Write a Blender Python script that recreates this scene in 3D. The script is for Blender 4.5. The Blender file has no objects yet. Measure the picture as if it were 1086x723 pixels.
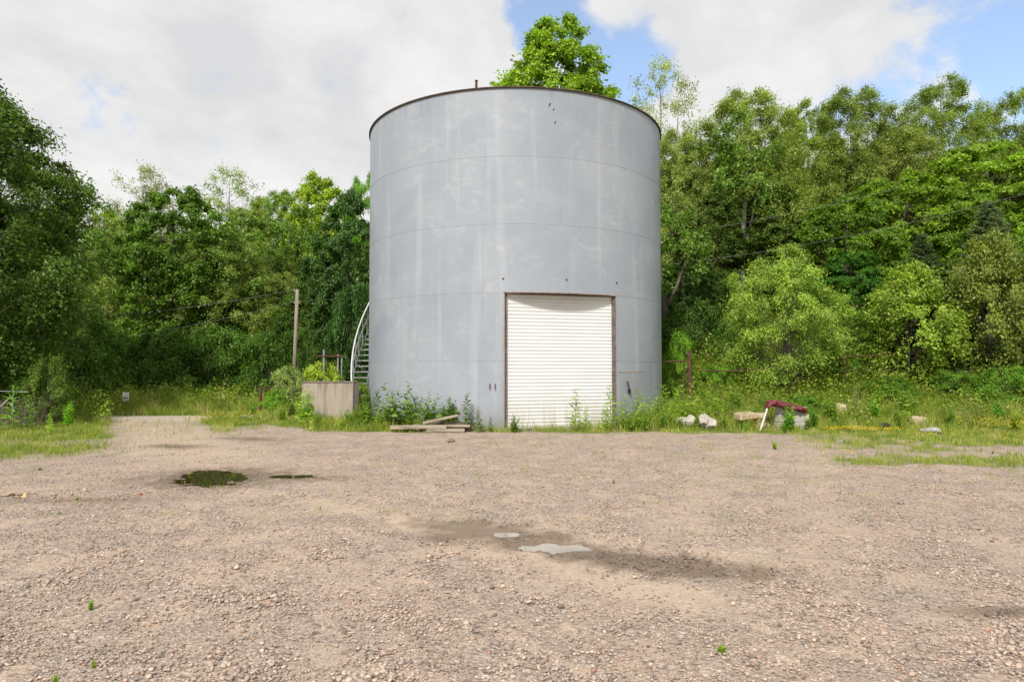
import bpy, math, random
import numpy as np
from mathutils import Vector, Matrix
S = bpy.context.scene
COL = S.collection
R = math.radians
# ---------------------------------------------------------------- camera, sky, sun, exposure
cam_d = bpy.data.cameras.new('camera'); cam = bpy.data.objects.new('camera', cam_d); COL.objects.link(cam)
cam.location = (0, 0, 1.67); cam.rotation_euler = (R(90 + 2.1), 0, 0)
cam_d.sensor_width = 36; cam_d.lens = 24; cam_d.clip_start = 0.05; cam_d.clip_end = 6000
S.camera = cam
S.view_settings.view_transform = 'Standard'; S.view_settings.look = 'None'
S.view_settings.gamma = 1; S.view_settings.exposure = 0.28
SUN_EL, SUN_AZ = 44, 200         # azimuth clockwise from +Y (205 = behind the camera, slightly left)
W = bpy.data.worlds.new('World'); S.world = W; W.use_nodes = True
def build_world():
    nt = W.node_tree; N = nt.nodes; L = nt.links; N.clear()
    out = N.new('ShaderNodeOutputWorld'); bg = N.new('ShaderNodeBackground'); bg.inputs[1].default_value = 0.1
    L.new(bg.outputs[0], out.inputs[0])
    sky = N.new('ShaderNodeTexSky'); sky.sky_type = 'NISHITA'; sky.sun_disc = False
    sky.sun_elevation = R(SUN_EL); sky.sun_rotation = R(SUN_AZ); sky.air_density = 1.0; sky.dust_density = 0.6; sky.ozone_density = 1.5
    tc = N.new('ShaderNodeTexCoord')
    def math_(op, a, b=None, c=None, clamp=False):
        n = N.new('ShaderNodeMath'); n.operation = op; n.use_clamp = clamp
        for i, v in enumerate((a, b, c)):
            if v is None: continue
            if isinstance(v, (int, float)): n.inputs[i].default_value = v
            else: L.new(v, n.inputs[i])
        return n.outputs[0]
    sep = N.new('ShaderNodeSeparateXYZ'); L.new(tc.outputs['Generated'], sep.inputs[0])
    zz = math_('ADD', math_('MAXIMUM', sep.outputs[2], 0.0), 0.42)
    cb = N.new('ShaderNodeCombineXYZ')
    L.new(math_('DIVIDE', sep.outputs[0], zz), cb.inputs[0]); L.new(math_('DIVIDE', sep.outputs[1], zz), cb.inputs[1])
    def noise(scale, det, rough, off, vec=cb.outputs[0], dist=0.0):
        m = N.new('ShaderNodeMapping'); m.inputs['Location'].default_value = off; L.new(vec, m.inputs[0])
        n = N.new('ShaderNodeTexNoise'); n.inputs['Scale'].default_value = scale; n.inputs['Detail'].default_value = det
        n.inputs['Roughness'].default_value = rough; n.inputs['Distortion'].default_value = dist; L.new(m.outputs[0], n.inputs['Vector']); return n.outputs[0]
    big = noise(1.9, 9, 0.56, (3.1, 7.3, 0.4))
    fine = noise(6.0, 9, 0.6, (1.1, 2.3, 5.4), dist=0.4)
    shade = noise(2.6, 6, 0.55, (9.1, 4.3, 2.4), dist=0.3)
    # openings in the cloud cover, given as directions in the sky
    def hole(px, py, rad, amp):
        d = Vector(((px - 543) / 724, 1.0, (388 - py) / 724)).normalized()
        vd = N.new('ShaderNodeVectorMath'); vd.operation = 'DISTANCE'; L.new(tc.outputs['Generated'], vd.inputs[0]); vd.inputs[1].default_value = d
        t = math_('SUBTRACT', 1.0, math_('DIVIDE', vd.outputs['Value'], rad), clamp=True)
        return math_('MULTIPLY', math_('POWER', t, 1.2), amp)
    hs = None
    for h in ((592, 8, .11, .8), (618, 32, .09, .65), (655, 72, .10, .75), (640, 48, .07, .5), (680, 95, .07, .4), (520, 60, .05, .12), (885, 112, .13, .36), (940, 95, .13, .34),
              (1000, 70, .13, .42), (1060, 50, .14, .6), (1110, 60, .2, .5), (1180, 40, .3, .5), (860, 90, .10, .2), (100, 105, .07, .34), (128, 122, .06, .3),
              (80, 92, .05, .2), (960, 45, .07, .12), (560, 100, .05, .12)):
        v = hole(*h); hs = v if hs is None else math_('MAXIMUM', hs, v)
    dens = math_('ADD', math_('MULTIPLY', math_('SUBTRACT', big, 0.5), 0.45), math_('MULTIPLY', math_('SUBTRACT', fine, 0.5), 1.3))
    dens = math_('ADD', dens, 0.30)
    dens = math_('SUBTRACT', dens, hs)
    mr = N.new('ShaderNodeMapRange'); mr.interpolation_type = 'SMOOTHSTEP'; L.new(dens, mr.inputs[0])
    mr.inputs[1].default_value = -0.10; mr.inputs[2].default_value = 0.16
    ramp = N.new('ShaderNodeValToRGB'); L.new(math_('ADD', math_('MULTIPLY', shade, .55), math_('MULTIPLY', fine, .45)), ramp.inputs[0])
    e = ramp.color_ramp.elements; e[0].position = 0.38; e[0].color = (0.78, 0.785, 0.80, 1); e[1].position = 0.60; e[1].color = (0.99, 0.985, 0.98, 1)
    m0 = e.new(0.5); m0.color = (0.90, 0.90, 0.90, 1)
    sc = N.new('ShaderNodeVectorMath'); sc.operation = 'SCALE'; L.new(ramp.outputs[0], sc.inputs[0]); sc.inputs['Scale'].default_value = 7.6
    mix = N.new('ShaderNodeMix'); mix.data_type = 'RGBA'; L.new(mr.outputs[0], mix.inputs[0])
    sk = N.new('ShaderNodeMix'); sk.data_type = 'RGBA'; sk.inputs[0].default_value = 0.12; skm = N.new('ShaderNodeVectorMath'); skm.operation = 'SCALE'; L.new(sky.outputs[0], skm.inputs[0]); skm.inputs['Scale'].default_value = 2.0; L.new(skm.outputs[0], sk.inputs[6]); sk.inputs[7].default_value = (8, 8, 8, 1)
    L.new(sk.outputs[2], mix.inputs[6]); L.new(sc.outputs[0], mix.inputs[7])
    L.new(mix.outputs[2], bg.inputs[0])
build_world()
sd = bpy.data.lights.new('sun', 'SUN'); sd.energy = 3.3; sd.angle = R(6); sd.color = (1.0, 0.95, 0.87)
sun = bpy.data.objects.new('sun', sd); COL.objects.link(sun)
sdir = Vector((math.sin(R(SUN_AZ)) * math.cos(R(SUN_EL)), math.cos(R(SUN_AZ)) * math.cos(R(SUN_EL)), math.sin(R(SUN_EL))))
sun.rotation_euler = sdir.to_track_quat('Z', 'Y').to_euler(); sun.location = sdir * 50

# ---------------------------------------------------------------- helpers
def link(o, parent=None):
    COL.objects.link(o)
    if parent: o.parent = parent
    return o
def tag(o, label=None, cat=None, group=None, kind=None):
    if label: o['label'] = label
    if cat: o['category'] = cat
    if group: o['group'] = group
    if kind: o['kind'] = kind
    return o
def empty(name, loc=(0, 0, 0), rz=0.0):
    o = bpy.data.objects.new(name, None); o.location = loc; o.rotation_euler = (0, 0, rz); o.empty_display_size = .2
    return link(o)
def npmesh(name, V, F, mat=None, attrs=None, smooth=False, uv=None):
    """V (n,3), F (m,k) array of equal sized faces"""
    me = bpy.data.meshes.new(name); V = np.asarray(V, np.float32); F = np.asarray(F, np.int32)
    me.vertices.add(len(V)); me.vertices.foreach_set('co', V.ravel())
    m, k = F.shape
    me.loops.add(m * k); me.loops.foreach_set('vertex_index', F.ravel())
    me.polygons.add(m); me.polygons.foreach_set('loop_start', np.arange(0, m * k, k, dtype=np.int32))
    me.polygons.foreach_set('loop_total', np.full(m, k, np.int32))
    if smooth: me.polygons.foreach_set('use_smooth', np.ones(m, bool))
    if uv is not None:
        l = me.uv_layers.new(name='UVMap'); l.data.foreach_set('uv', np.asarray(uv, np.float32)[F.ravel()].ravel())
    me.update(calc_edges=True)
    for an, av in (attrs or {}).items():
        av = np.asarray(av, np.float32)
        if av.ndim == 1:
            a = me.attributes.new(an, 'FLOAT', 'POINT'); a.data.foreach_set('value', av)
        else:
            a = me.attributes.new(an, 'FLOAT_COLOR', 'POINT'); a.data.foreach_set('color', np.c_[av, np.ones(len(av))].astype(np.float32).ravel())
    if mat: me.materials.append(mat)
    me.validate()
    return me
def nobj(name, V, F, mat, parent=None, **k):
    return link(bpy.data.objects.new(name, npmesh(name, V, F, mat, **k)), parent)
class MB:
    """collects quads/ngons; build() links ONE mesh object"""
    def __init__(s): s.v = []; s.f = []
    def add(s, vs, fs):
        b = len(s.v); s.v += [tuple(v) for v in vs]; s.f += [tuple(i + b for i in f) for f in fs]; return s
    def box(s, c, size, rot=None, taper=1.0):
        x, y, z = size[0] / 2, size[1] / 2, size[2] / 2
        p = [Vector((sx * x * (taper if sz > 0 else 1), sy * y * (taper if sz > 0 else 1), sz * z)) for sz in (-1, 1) for sx, sy in ((-1, -1), (1, -1), (1, 1), (-1, 1))]
        M = rot if rot is not None else Matrix.Identity(3)
        return s.add([M @ q + Vector(c) for q in p], [(3, 2, 1, 0), (4, 5, 6, 7), (0, 1, 5, 4), (1, 2, 6, 5), (2, 3, 7, 6), (3, 0, 4, 7)])
    def tube(s, pts, rad, n=8, cap=True):
        pts = [Vector(p) for p in pts]; rs = rad if isinstance(rad, (list, tuple)) else [rad] * len(pts)
        vs = []; fs = []
        t0 = (pts[1] - pts[0]).normalized(); up = Vector((0, 0, 1)) if abs(t0.z) < .9 else Vector((1, 0, 0)); a = t0.cross(up).normalized()
        for i, p in enumerate(pts):
            t = (pts[min(i + 1, len(pts) - 1)] - pts[max(i - 1, 0)]).normalized()
            a = (a - t * a.dot(t)).normalized(); b = t.cross(a)
            for k in range(n):
                an = 2 * math.pi * k / n; vs.append(p + (a * math.cos(an) + b * math.sin(an)) * rs[i])
        for i in range(len(pts) - 1):
            for k in range(n):
                fs.append((i * n + k, i * n + (k + 1) % n, (i + 1) * n + (k + 1) % n, (i + 1) * n + k))
        if cap: fs.append(tuple(range(n))[::-1]); fs.append(tuple((len(pts) - 1) * n + k for k in range(n)))
        return s.add(vs, fs)
    def build(s, name, mat, parent=None, smooth=False, bevel=0, loc=None):
        me = bpy.data.meshes.new(name); me.from_pydata(s.v, [], s.f); me.update()
        if mat: me.materials.append(mat)
        if smooth: me.polygons.foreach_set('use_smooth', [True] * len(me.polygons))
        o = link(bpy.data.objects.new(name, me), parent)
        if bevel:
            b = o.modifiers.new('bevel', 'BEVEL'); b.width = bevel; b.segments = 2; b.limit_method = 'ANGLE'
        if loc: o.location = loc
        return o
def copy_tree(o, parent=None):
    c = o.copy(); COL.objects.link(c)
    if parent: c.parent = parent
    for ch in list(o.children): copy_tree(ch, c)
    return c
def X(px, d): return (px - 543) / 724.0 * d
def sstep(a, b, x):
    t = np.clip((np.asarray(x, float) - a) / (b - a), 0, 1); return t * t * (3 - 2 * t)
def wob(x, y, sc, seed=0):
    r = np.random.RandomState(seed + 77); v = 0; 
    for i in range(7):
        a = r.rand() * 6.283; f = (0.6 + 1.6 * r.rand()) / sc
        v = v + np.sin((x * math.cos(a) + y * math.sin(a)) * f * 6.283 + r.rand() * 6.283 + 1.3 * np.sin((x * math.sin(a) - y * math.cos(a)) * f * 3.1))
    return v / 3.2

# ---------------------------------------------------------------- materials
def nodes(name):
    m = bpy.data.materials.new(name); m.use_nodes = True; nt = m.node_tree
    b = nt.nodes['Principled BSDF']; return m, nt.nodes, nt.links, b
def NOISE(N, L, scale, det=4, rough=.5, vec=None, mapping=None, dist=0):
    n = N.new('ShaderNodeTexNoise'); n.inputs['Scale'].default_value = scale; n.inputs['Detail'].default_value = det; n.inputs['Roughness'].default_value = rough
    n.inputs['Distortion'].default_value = dist
    if vec is not None:
        if mapping:
            m = N.new('ShaderNodeMapping'); m.inputs['Scale'].default_value = mapping; L.new(vec, m.inputs[0]); vec = m.outputs[0]
        L.new(vec, n.inputs['Vector'])
    return n
def RAMP(N, L, src, *els):
    r = N.new('ShaderNodeValToRGB'); L.new(src, r.inputs[0]); e = r.color_ramp.elements
    for i, (p, c) in enumerate(els):
        c = (c, c, c) if isinstance(c, (int, float)) else c
        if i < 2: e[i].position = p; e[i].color = (*c, 1)
        else: x = e.new(p); x.color = (*c, 1)
    return r.outputs[0]
def MIX(N, L, f, a, b, mode='MIX'):
    n = N.new('ShaderNodeMix'); n.data_type = 'RGBA'; n.blend_type = mode
    for i, v in ((0, f), (6, a), (7, b)):
        if isinstance(v, (int, float)): n.inputs[i].default_value = v
        elif isinstance(v, tuple): n.inputs[i].default_value = (*v, 1)
        else: L.new(v, n.inputs[i])
    return n.outputs[2]
def MATH(N, L, op, a, b=None, clamp=False):
    n = N.new('ShaderNodeMath'); n.operation = op; n.use_clamp = clamp
    for i, v in enumerate((a, b)):
        if v is None: continue
        if isinstance(v, (int, float)): n.inputs[i].default_value = v
        else: L.new(v, n.inputs[i])
    return n.outputs[0]
def BUMP(N, L, b, h, strength=.4, dist=.02):
    n = N.new('ShaderNodeBump'); n.inputs['Strength'].default_value = strength; n.inputs['Distance'].default_value = dist
    L.new(h, n.inputs['Height']); L.new(n.outputs[0], b.inputs['Normal']); return n
def varied(name, c1, c2, scale=6, rough=.75, bump=.3, bdist=.01, metallic=0, mapping=None, c3=None):
    m, N, L, b = nodes(name); tc = N.new('ShaderNodeTexCoord').outputs['Object']
    n = NOISE(N, L, scale, 7, .6, tc, mapping)
    els = [(0.32, c1), (0.68, c2)] + ([(0.5, c3)] if c3 else [])
    L.new(RAMP(N, L, n.outputs[0], *els), b.inputs['Base Color'])
    b.inputs['Roughness'].default_value = rough; b.inputs['Metallic'].default_value = metallic
    n2 = NOISE(N, L, scale * 4, 5, .6, tc, mapping); BUMP(N, L, b, n2.outputs[0], bump, bdist)
    return m
def leaf_mat(name, rough=.45, transl=.32, base=None, var=.48):
    m, N, L, b = nodes(name)
    at = N.new('ShaderNodeAttribute'); at.attribute_name = 'lv'
    oi = N.new('ShaderNodeObjectInfo')
    src = oi.outputs['Color'] if base is None else base
    src = MIX(N, L, 1.0, src, (2.15, 2.15, 1.55), 'MULTIPLY')
    lo = MIX(N, L, 1.0, src, (1 - var, 1 - var, 1 - var), 'MULTIPLY')
    hi = MIX(N, L, 1.0, src, (1 + var * 1.35, 1 + var * 1.25, 1 + var * .8), 'MULTIPLY')
    c = MIX(N, L, at.outputs['Fac'], lo, hi)
    if name == 'undergrowth_leaf': c = MIX(N, L, RAMP(N, L, at.outputs['Fac'], (.93, 0.0), (.97, 1.0)), c, (.40, .31, .16))
    L.new(c, b.inputs['Base Color']); b.inputs['Roughness'].default_value = rough; b.inputs['Specular IOR Level'].default_value = .3
    t = N.new('ShaderNodeBsdfTranslucent'); L.new(MIX(N, L, 1.0, c, (1.3, 1.55, .55), 'MULTIPLY'), t.inputs[0])
    ms = N.new('ShaderNodeMixShader'); ms.inputs[0].default_value = transl; L.new(b.outputs[0], ms.inputs[1]); L.new(t.outputs[0], ms.inputs[2])
    L.new(ms.outputs[0], N['Material Output'].inputs[0]); return m
LEAF = leaf_mat('leaf')
BARK = varied('bark', (.05, .042, .032), (.16, .14, .115), 5, .9, .6, .03, mapping=(1, 1, .25))
BARK_PALE = varied('pale_bark', (.16, .15, .13), (.34, .32, .28), 5, .9, .5, .02, mapping=(1, 1, .25))
RUST = varied('rusty_steel', (.045, .022, .014), (.16, .075, .04), 14, .85, .4, .004)
GALV = varied('galvanised_steel', (.30, .31, .31), (.48, .49, .48), 8, .5, .15, .003, metallic=.45)
WOOD = varied('weathered_wood', (.19, .155, .115), (.46, .40, .31), 7, .85, .5, .008, mapping=(.25, 3, 3), c3=(.36, .30, .225))
WOOD2 = varied('old_pole_wood', (.20, .165, .13), (.36, .31, .25), 5, .9, .5, .01, mapping=(4, 4, .3))
DARK = varied('dark_rubber', (.012, .012, .012), (.03, .03, .03), 8, .6, .2)

# ---------------------------------------------------------------- terrain
TX, TY, TR = 0.1, 22.6, 4.74      # tank centre and radius
P1 = (-4.42, 10.32); P2 = (.36, 6.36); P2b = (-.05, 6.83); P3 = (1.05, 5.75); P4 = (-3.45, 10.3)
def puddle_f(x, y):
    """depth of the hollows that hold water (m)"""
    w = wob(x, y, .55, 3) * .16 + wob(x, y, .22, 4) * .08
    def ell(cx, cy, rx, ry, sk=0, a=0):
        u = x - cx; v = y - cy; c, s = math.cos(a), math.sin(a); u, v = u * c + v * s, -u * s + v * c
        return np.maximum(0, 1.0 + w - np.sqrt((u / rx) ** 2 + ((v - sk * u) / ry) ** 2))
    d = ell(-4.52, 10.34, .68, .80, -.6) * .085
    d = np.maximum(d, ell(-3.35, 10.45, .42, .20) * .06)
    d = np.maximum(d, ell(.36, 6.46, .50, .25, -.12) * .06)
    d = np.maximum(d, ell(-.06, 6.88, .15, .12) * .045)
    return d
def road_y(x):   # centre line of the lane that crosses behind the yard
    x = np.asarray(x, float); return 21.9 + .9 * sstep(-16, -19, x) + 6.5 * sstep(-10, -4.5, x)
def terrain(x, y):
    x = np.asarray(x, float); y = np.asarray(y, float)
    toe = 30 - 10.6 * sstep(-6, 5.5, x); sl = .2 + .1 * sstep(-6, 6, x)
    d = np.maximum(0, y - toe)
    h = sl * (d - 1.5 * (1 - np.exp(-d / 1.5)))
    h = 26 * (1 - np.exp(-h / 26))
    h = h * (1 - .0 * x)
    side = sstep(11, 30, x) * 2.0 * sstep(8, 22, y); h = h + side * .5
    h = h + .42 * np.exp(-(((x + 6.0) / 1.4) ** 2 + ((y - 20.6) / 1.8) ** 2)) + .35 * np.exp(-(((x + 7.6) / 1.2) ** 2 + ((y - 24.2) / 2.0) ** 2))
    flat = (1 - np.exp(-((x + 4.2) ** 2 + (y - 10.3) ** 2) / 2.6)) * (1 - np.exp(-((x - .2) ** 2 + (y - 6.5) ** 2) / 1.2))
    h = h + .018 * flat * wob(x, y, 4.0, 1) * (1 - sstep(60, 100, np.hypot(x, y))) + .25 * sstep(30, 40, y) * wob(x, y, 14, 2) * (1 - sstep(200, 400, np.abs(y) + np.abs(x)))
    h = h - .03 * (.25 + .75 * flat) * np.exp(-(((x + (y - 6.4) * 1.05 - .35) / 1.1) ** 2)) * np.exp(-((y - 6.4) / 1.2) ** 2)
    # keep the tank and its door on level ground
    k = sstep(TR + 2.2, TR + .6, np.hypot(x - TX, y - TY)); h = h * (1 - k)
    return h - puddle_f(x, y)
def grassy(x, y):
    """0..1 cover of grass and weeds"""
    x = np.asarray(x, float); y = np.asarray(y, float)
    n = wob(x, y, 2.2, 5) * .6 + wob(x, y, .7, 6) * .4
    edge = 17.3 + .35 * n                                        # yard edge in front of the tank
    px = 543 + x / np.maximum(y, .1) * 724
    edge = edge + 1.3 * sstep(380, 240, px) + 4.0 * sstep(255, 200, px)
    edge = edge - .4 * sstep(690, 760, px)
    g = sstep(-.25, .3, y - edge)
    # right: patchy grass reaching into the yard
    g = np.maximum(g, .85 * sstep(6.0, 8.5, x + .5 * n) * sstep(13.2, 14.6, y + 1.0 * n) * sstep(-.55, .45, n + .35 * (y - 14.4)))
    g = np.maximum(g, .8 * sstep(5.3, 6.3, x + .5 * n) * sstep(.65, .2, np.abs(y - 12.1 - .05 * (x - 9) - .3 * n)))
    # left: grass verge
    l = sstep(-6.6 - .25 * (17 - y), -8.6 - .25 * (17 - y), x - .6 * n) * sstep(12.0, 13.2, y - .8 * n)
    l = l * (1 - .8 * sstep(.9, .3, np.abs(y - 14.9 - .5 * n)) * sstep(-12.5, -10.5, x))
    g = np.maximum(g, l)
    # mown lane and track are bare
    lane = sstep(1.35, 1.1, np.abs(y - road_y(x)) + .15 * n) * sstep(-3, -5, x) * sstep(-22, -18, x)
    track = sstep(1.75, 1.2, np.abs(x + 8.3 + .61 * (y - 16.6) + .35 * n)) * sstep(11, 12, y) * sstep(22.3, 21.5, y)
    g = g * (1 - lane) * (1 - .97 * track)
    s_ = wob(x, y, .9, 61); g = np.maximum(g, .22 * sstep(.55, 1.05, s_ + .3 * wob(x, y, 3.5, 62)) * sstep(-1.5, 1, x) * sstep(9.3, 10.3, y))
    g = np.maximum(g, .14 * sstep(.75, 1.15, s_ + .35 * wob(x, y, .3, 63)) * sstep(6.2, 7.2, y))
    g = np.where(y < 6, 0, g)
    g = g * (1 - sstep(TR + .25, TR + .05, np.hypot(x - TX, y - TY)))
    return np.clip(g, 0, 1)
def damp_f(x, y):
    n = wob(x, y, 1.2, 11); n2 = wob(x, y, .4, 12)
    def e(cx, cy, rx, ry, a):
        u = x - cx; v = y - cy; c, s = math.cos(a), math.sin(a); u, v = u * c + v * s, -u * s + v * c
        return 1.15 - np.sqrt((u / rx) ** 2 + (v / ry) ** 2) + .22 * n + .2 * n2
    d = np.maximum.reduce([e(-.1, 6.85, 1.15, .5, -.62), e(1.15, 5.95, 1.2, .42, -.38), e(-.55, 6.75, .6, .34, -.2) * .8, e(-4.4, 10.25, 1.3, 1.1, -.1) * .9, e(-3.2, 10.3, .8, .4, 0) * .8, e(-7.0, 14.3, .8, .5, 0) * .7, e(-6.0, 15.8, 1.2, .4, 0) * .6, e(3.4, 4.7, .5, .14, -.1) * .6, e(-5.2, 8.6, 1.5, .3, .1) * .4])
    return np.clip(d * 1.6, 0, 1)
def build_ground():
    def axis(parts):
        return np.unique(np.round(np.concatenate([np.arange(a, b, s) for a, b, s in parts]), 4))
    xs = axis([(-2600, -400, 300), (-400, -100, 30), (-100, -40, 6), (-40, -15, 1), (-15, -5.6, .16), (-5.6, 2.6, .05), (2.6, 16, .16), (16, 40, 1), (40, 100, 6), (100, 400, 30), (400, 2601, 300)])
    ys = axis([(-2600, -400, 300), (-400, -40, 30), (-40, 0, 4), (0, 3, .2), (3, 11.8, .055), (11.8, 25, .16), (25, 60, .8), (60, 140, 5), (140, 400, 30), (400, 2601, 300)])
    gx, gy = np.meshgrid(xs, ys); x = gx.ravel(); y = gy.ravel()
    z = terrain(x, y)
    near = (y > 2) & (y < 19) & (np.abs(x) < 16)
    z = z + near * (1 - grassy(x, y)) * .006 * wob(x, y, .45, 9)
    nx, ny = len(xs), len(ys)
    i = np.arange(nx - 1)[None, :] + nx * np.arange(ny - 1)[:, None]; i = i.ravel()
    F = np.c_[i, i + 1, i + nx + 1, i + nx]
    g = grassy(x, y); g = np.maximum(g, sstep(26, 30, y)); g = np.maximum(g, sstep(-8, -20, y)); g = np.maximum(g, sstep(22, 40, np.abs(x)))
    # dirt: finer tan ruts and the track to the lane
    n = wob(x, y, 1.2, 11); n2 = wob(x, y, .4, 12)
    c1 = np.exp(-((x + .95 * (y - 5.6) - .55 + .25 * n) / .34) ** 2) * sstep(9.5, 7.2, y) * sstep(4.2, 5.2, y)
    c2 = np.exp(-((x + 1.7 * (y - 7.4) + .5 + .3 * n) / .5) ** 2) * sstep(11, 8, y) * sstep(5, 6, y) * .8
    c3 = sstep(1.7, .7, np.abs(x + 8.3 + .61 * (y - 16.6) + .3 * n)) * sstep(10, 13, y) * .75
    c4 = sstep(.1, 1.0, n + .3 * n2) * .6 * sstep(22, 14, np.hypot(x, y))
    c1 = np.clip(c1 * 1.25, 0, 1)
    rut = np.exp(-((x - 2.4 - .42 * (y - 9) + .2 * n) / .28) ** 2) + np.exp(-((x - 4.0 - .42 * (y - 9) + .2 * n) / .28) ** 2) + np.exp(-((x + 3.6 + .62 * (y - 9) + .2 * n) / .26) ** 2) + np.exp(-((x + 2.1 + .62 * (y - 9) + .2 * n) / .26) ** 2)
    dirt = np.clip(np.maximum.reduce([c1, c2, c3, c4, .5 * rut * sstep(4, 6, y) * sstep(16.5, 14, y)]) + .12 * n2, 0, 1)
    lane = sstep(1.4, 1.1, np.abs(y - road_y(x)) + .12 * n) * sstep(-3, -5, x)
    # damp: round the puddles and along the low rut
    pf = puddle_f(x, y)
    def e(cx, cy, rx, ry, a):
        u = x - cx; v = y - cy; c, s = math.cos(a), math.sin(a); u, v = u * c + v * s, -u * s + v * c
        return 1.15 - np.sqrt((u / rx) ** 2 + (v / ry) ** 2) + .22 * n + .2 * n2
    damp = np.maximum.reduce([e(-.1, 6.85, 1.0, .38, -.62), e(1.25, 5.85, 1.25, .32, -.38), e(-.55, 6.75, .55, .3, -.2) * .7, e(-4.4, 10.25, 1.25, .95, -.1) * .9, e(-3.2, 10.3, .7, .28, 0) * .8, e(-7.0, 14.3, .8, .5, 0) * .7, e(-6.0, 15.8, 1.2, .4, 0) * .6])
    damp = damp_f(x, y); damp = np.maximum(damp, np.clip(pf * 60, 0, 1))
    mud = np.clip(np.maximum(e(-.35, 7.05, .52, .22, -.5), e(1.02, 5.72, .55, .15, -.42)) * 1.8, 0, 1)
    m, N, L, b = nodes('ground'); tc = N.new('ShaderNodeTexCoord').outputs['Object']
    def A(nm): a = N.new('ShaderNodeAttribute'); a.attribute_name = nm; return a.outputs['Fac']
    def vor(scale, feat='F1'):
        v = N.new('ShaderNodeTexVoronoi'); v.feature = feat; v.inputs['Scale'].default_value = scale
        mp = N.new('ShaderNodeMapping'); mp.inputs['Scale'].default_value = (1, 1.25, 1); mp.inputs['Rotation'].default_value = (0, 0, .4)
        wn = NOISE(N, L, 14, 2, .5, tc); vm = N.new('ShaderNodeVectorMath'); vm.operation = 'MULTIPLY_ADD'
        L.new(wn.outputs['Color'], vm.inputs[0]); vm.inputs[1].default_value = (.03, .03, 0); L.new(tc, vm.inputs[2])
        L.new(vm.outputs[0], mp.inputs[0]); L.new(mp.outputs[0], v.inputs['Vector']); return v
    va, vb = vor(34), vor(78)
    def stonecol(v):
        s = N.new('ShaderNodeSeparateColor'); L.new(v.outputs['Color'], s.inputs[0])
        return RAMP(N, L, s.outputs[0], (0, (.17, .13, .11)), (1, (.66, .58, .50)), (.18, (.27, .215, .19)), (.4, (.40, .32, .28)), (.6, (.36, .30, .275)), (.78, (.50, .395, .325)), (.9, (.43, .385, .36)))
    gap = RAMP(N, L, va.outputs['Distance'], (.42, 1.0), (.78, .5)); gapb = RAMP(N, L, vb.outputs['Distance'], (.45, 1.0), (.8, .62))
    sa = MIX(N, L, 1.0, stonecol(va), gap, 'MULTIPLY'); sb = MIX(N, L, 1.0, stonecol(vb), gapb, 'MULTIPLY')
    big = NOISE(N, L, 1.1, 6, .6, tc); med = NOISE(N, L, 6, 5, .6, tc)
    sel = RAMP(N, L, med.outputs[0], (.42, 0.0), (.58, 1.0))
    grav = MIX(N, L, sel, sb, sa)
    grav = MIX(N, L, 1.0, grav, RAMP(N, L, big.outputs[0], (.3, (1.0, .985, .94)), (.7, (1.30, 1.22, 1.09))), 'MULTIPLY')
    fin = NOISE(N, L, 60, 5, .7, tc)
    dcol = MIX(N, L, fin.outputs[0], (.38, .295, .215), (.60, .475, .355))
    dfac = MATH(N, L, 'MULTIPLY', A('dirt'), RAMP(N, L, med.outputs[0], (.3, .55), (.6, 1.0)))
    c = MIX(N, L, MATH(N, L, 'MULTIPLY', dfac, .8), grav, dcol)
    mudc = MIX(N, L, fin.outputs[0], (.40, .32, .25), (.48, .385, .30))
    c = MIX(N, L, MATH(N, L, 'MULTIPLY', A('mud'), .88), c, mudc)
    lanec = MIX(N, L, fin.outputs[0], (.38, .32, .26), (.52, .45, .37)); c = MIX(N, L, A('lane'), c, lanec)
    c = MIX(N, L, A('damp'), c, MIX(N, L, 1.0, c, (.50, .46, .42), 'MULTIPLY'))
    soil = MIX(N, L, med.outputs[0], (.10, .12, .03), (.22, .23, .07))
    gfac = MATH(N, L, 'MULTIPLY', A('grassy'), RAMP(N, L, fin.outputs[0], (.2, .6), (.5, 1.0)))
    c = MIX(N, L, gfac, c, soil)
    L.new(c, b.inputs['Base Color']); b.inputs['Specular IOR Level'].default_value = .25
    L.new(MIX(N, L, A('damp'), (.92,) * 3, (.55,) * 3), b.inputs['Roughness'])
    hgt = MATH(N, L, 'ADD', MATH(N, L, 'MULTIPLY', RAMP(N, L, va.outputs['Distance'], (.1, 1.0), (.8, 0.0)), sel), MATH(N, L, 'MULTIPLY', RAMP(N, L, vb.outputs['Distance'], (.1, 1.0), (.8, 0.0)), .5))
    sm = MATH(N, L, 'SUBTRACT', 1.0, MATH(N, L, 'MAXIMUM', MATH(N, L, 'MULTIPLY', dfac, .7), A('mud')), clamp=True)
    hgt = MATH(N, L, 'ADD', MATH(N, L, 'MULTIPLY', hgt, sm), MATH(N, L, 'MULTIPLY', fin.outputs[0], .25))
    BUMP(N, L, b, hgt, .8, .012)
    o = nobj('ground', np.c_[x, y, z], F, m, attrs=dict(grassy=g, dirt=dirt, damp=damp, lane=lane, mud=mud), smooth=True)
    tag(o, kind='structure', label='gravel yard with dirt ruts, grassy verges and a wooded slope behind')
    # water
    wm, N, L, b = nodes('puddle_water'); b.inputs['Base Color'].default_value = (.04, .028, .014, 1); b.inputs['Roughness'].default_value = .015; b.inputs['IOR'].default_value = 1.33
    tcw = N.new('ShaderNodeTexCoord').outputs['Object']; nn = NOISE(N, L, 7, 2, .5, tcw); BUMP(N, L, b, nn.outputs[0], .03, .01)
    wm2, N, L, b = nodes('muddy_water'); b.inputs['Base Color'].default_value = (.36, .32, .28, 1); b.inputs['Roughness'].default_value = .06; b.inputs['IOR'].default_value = 1.33
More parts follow.
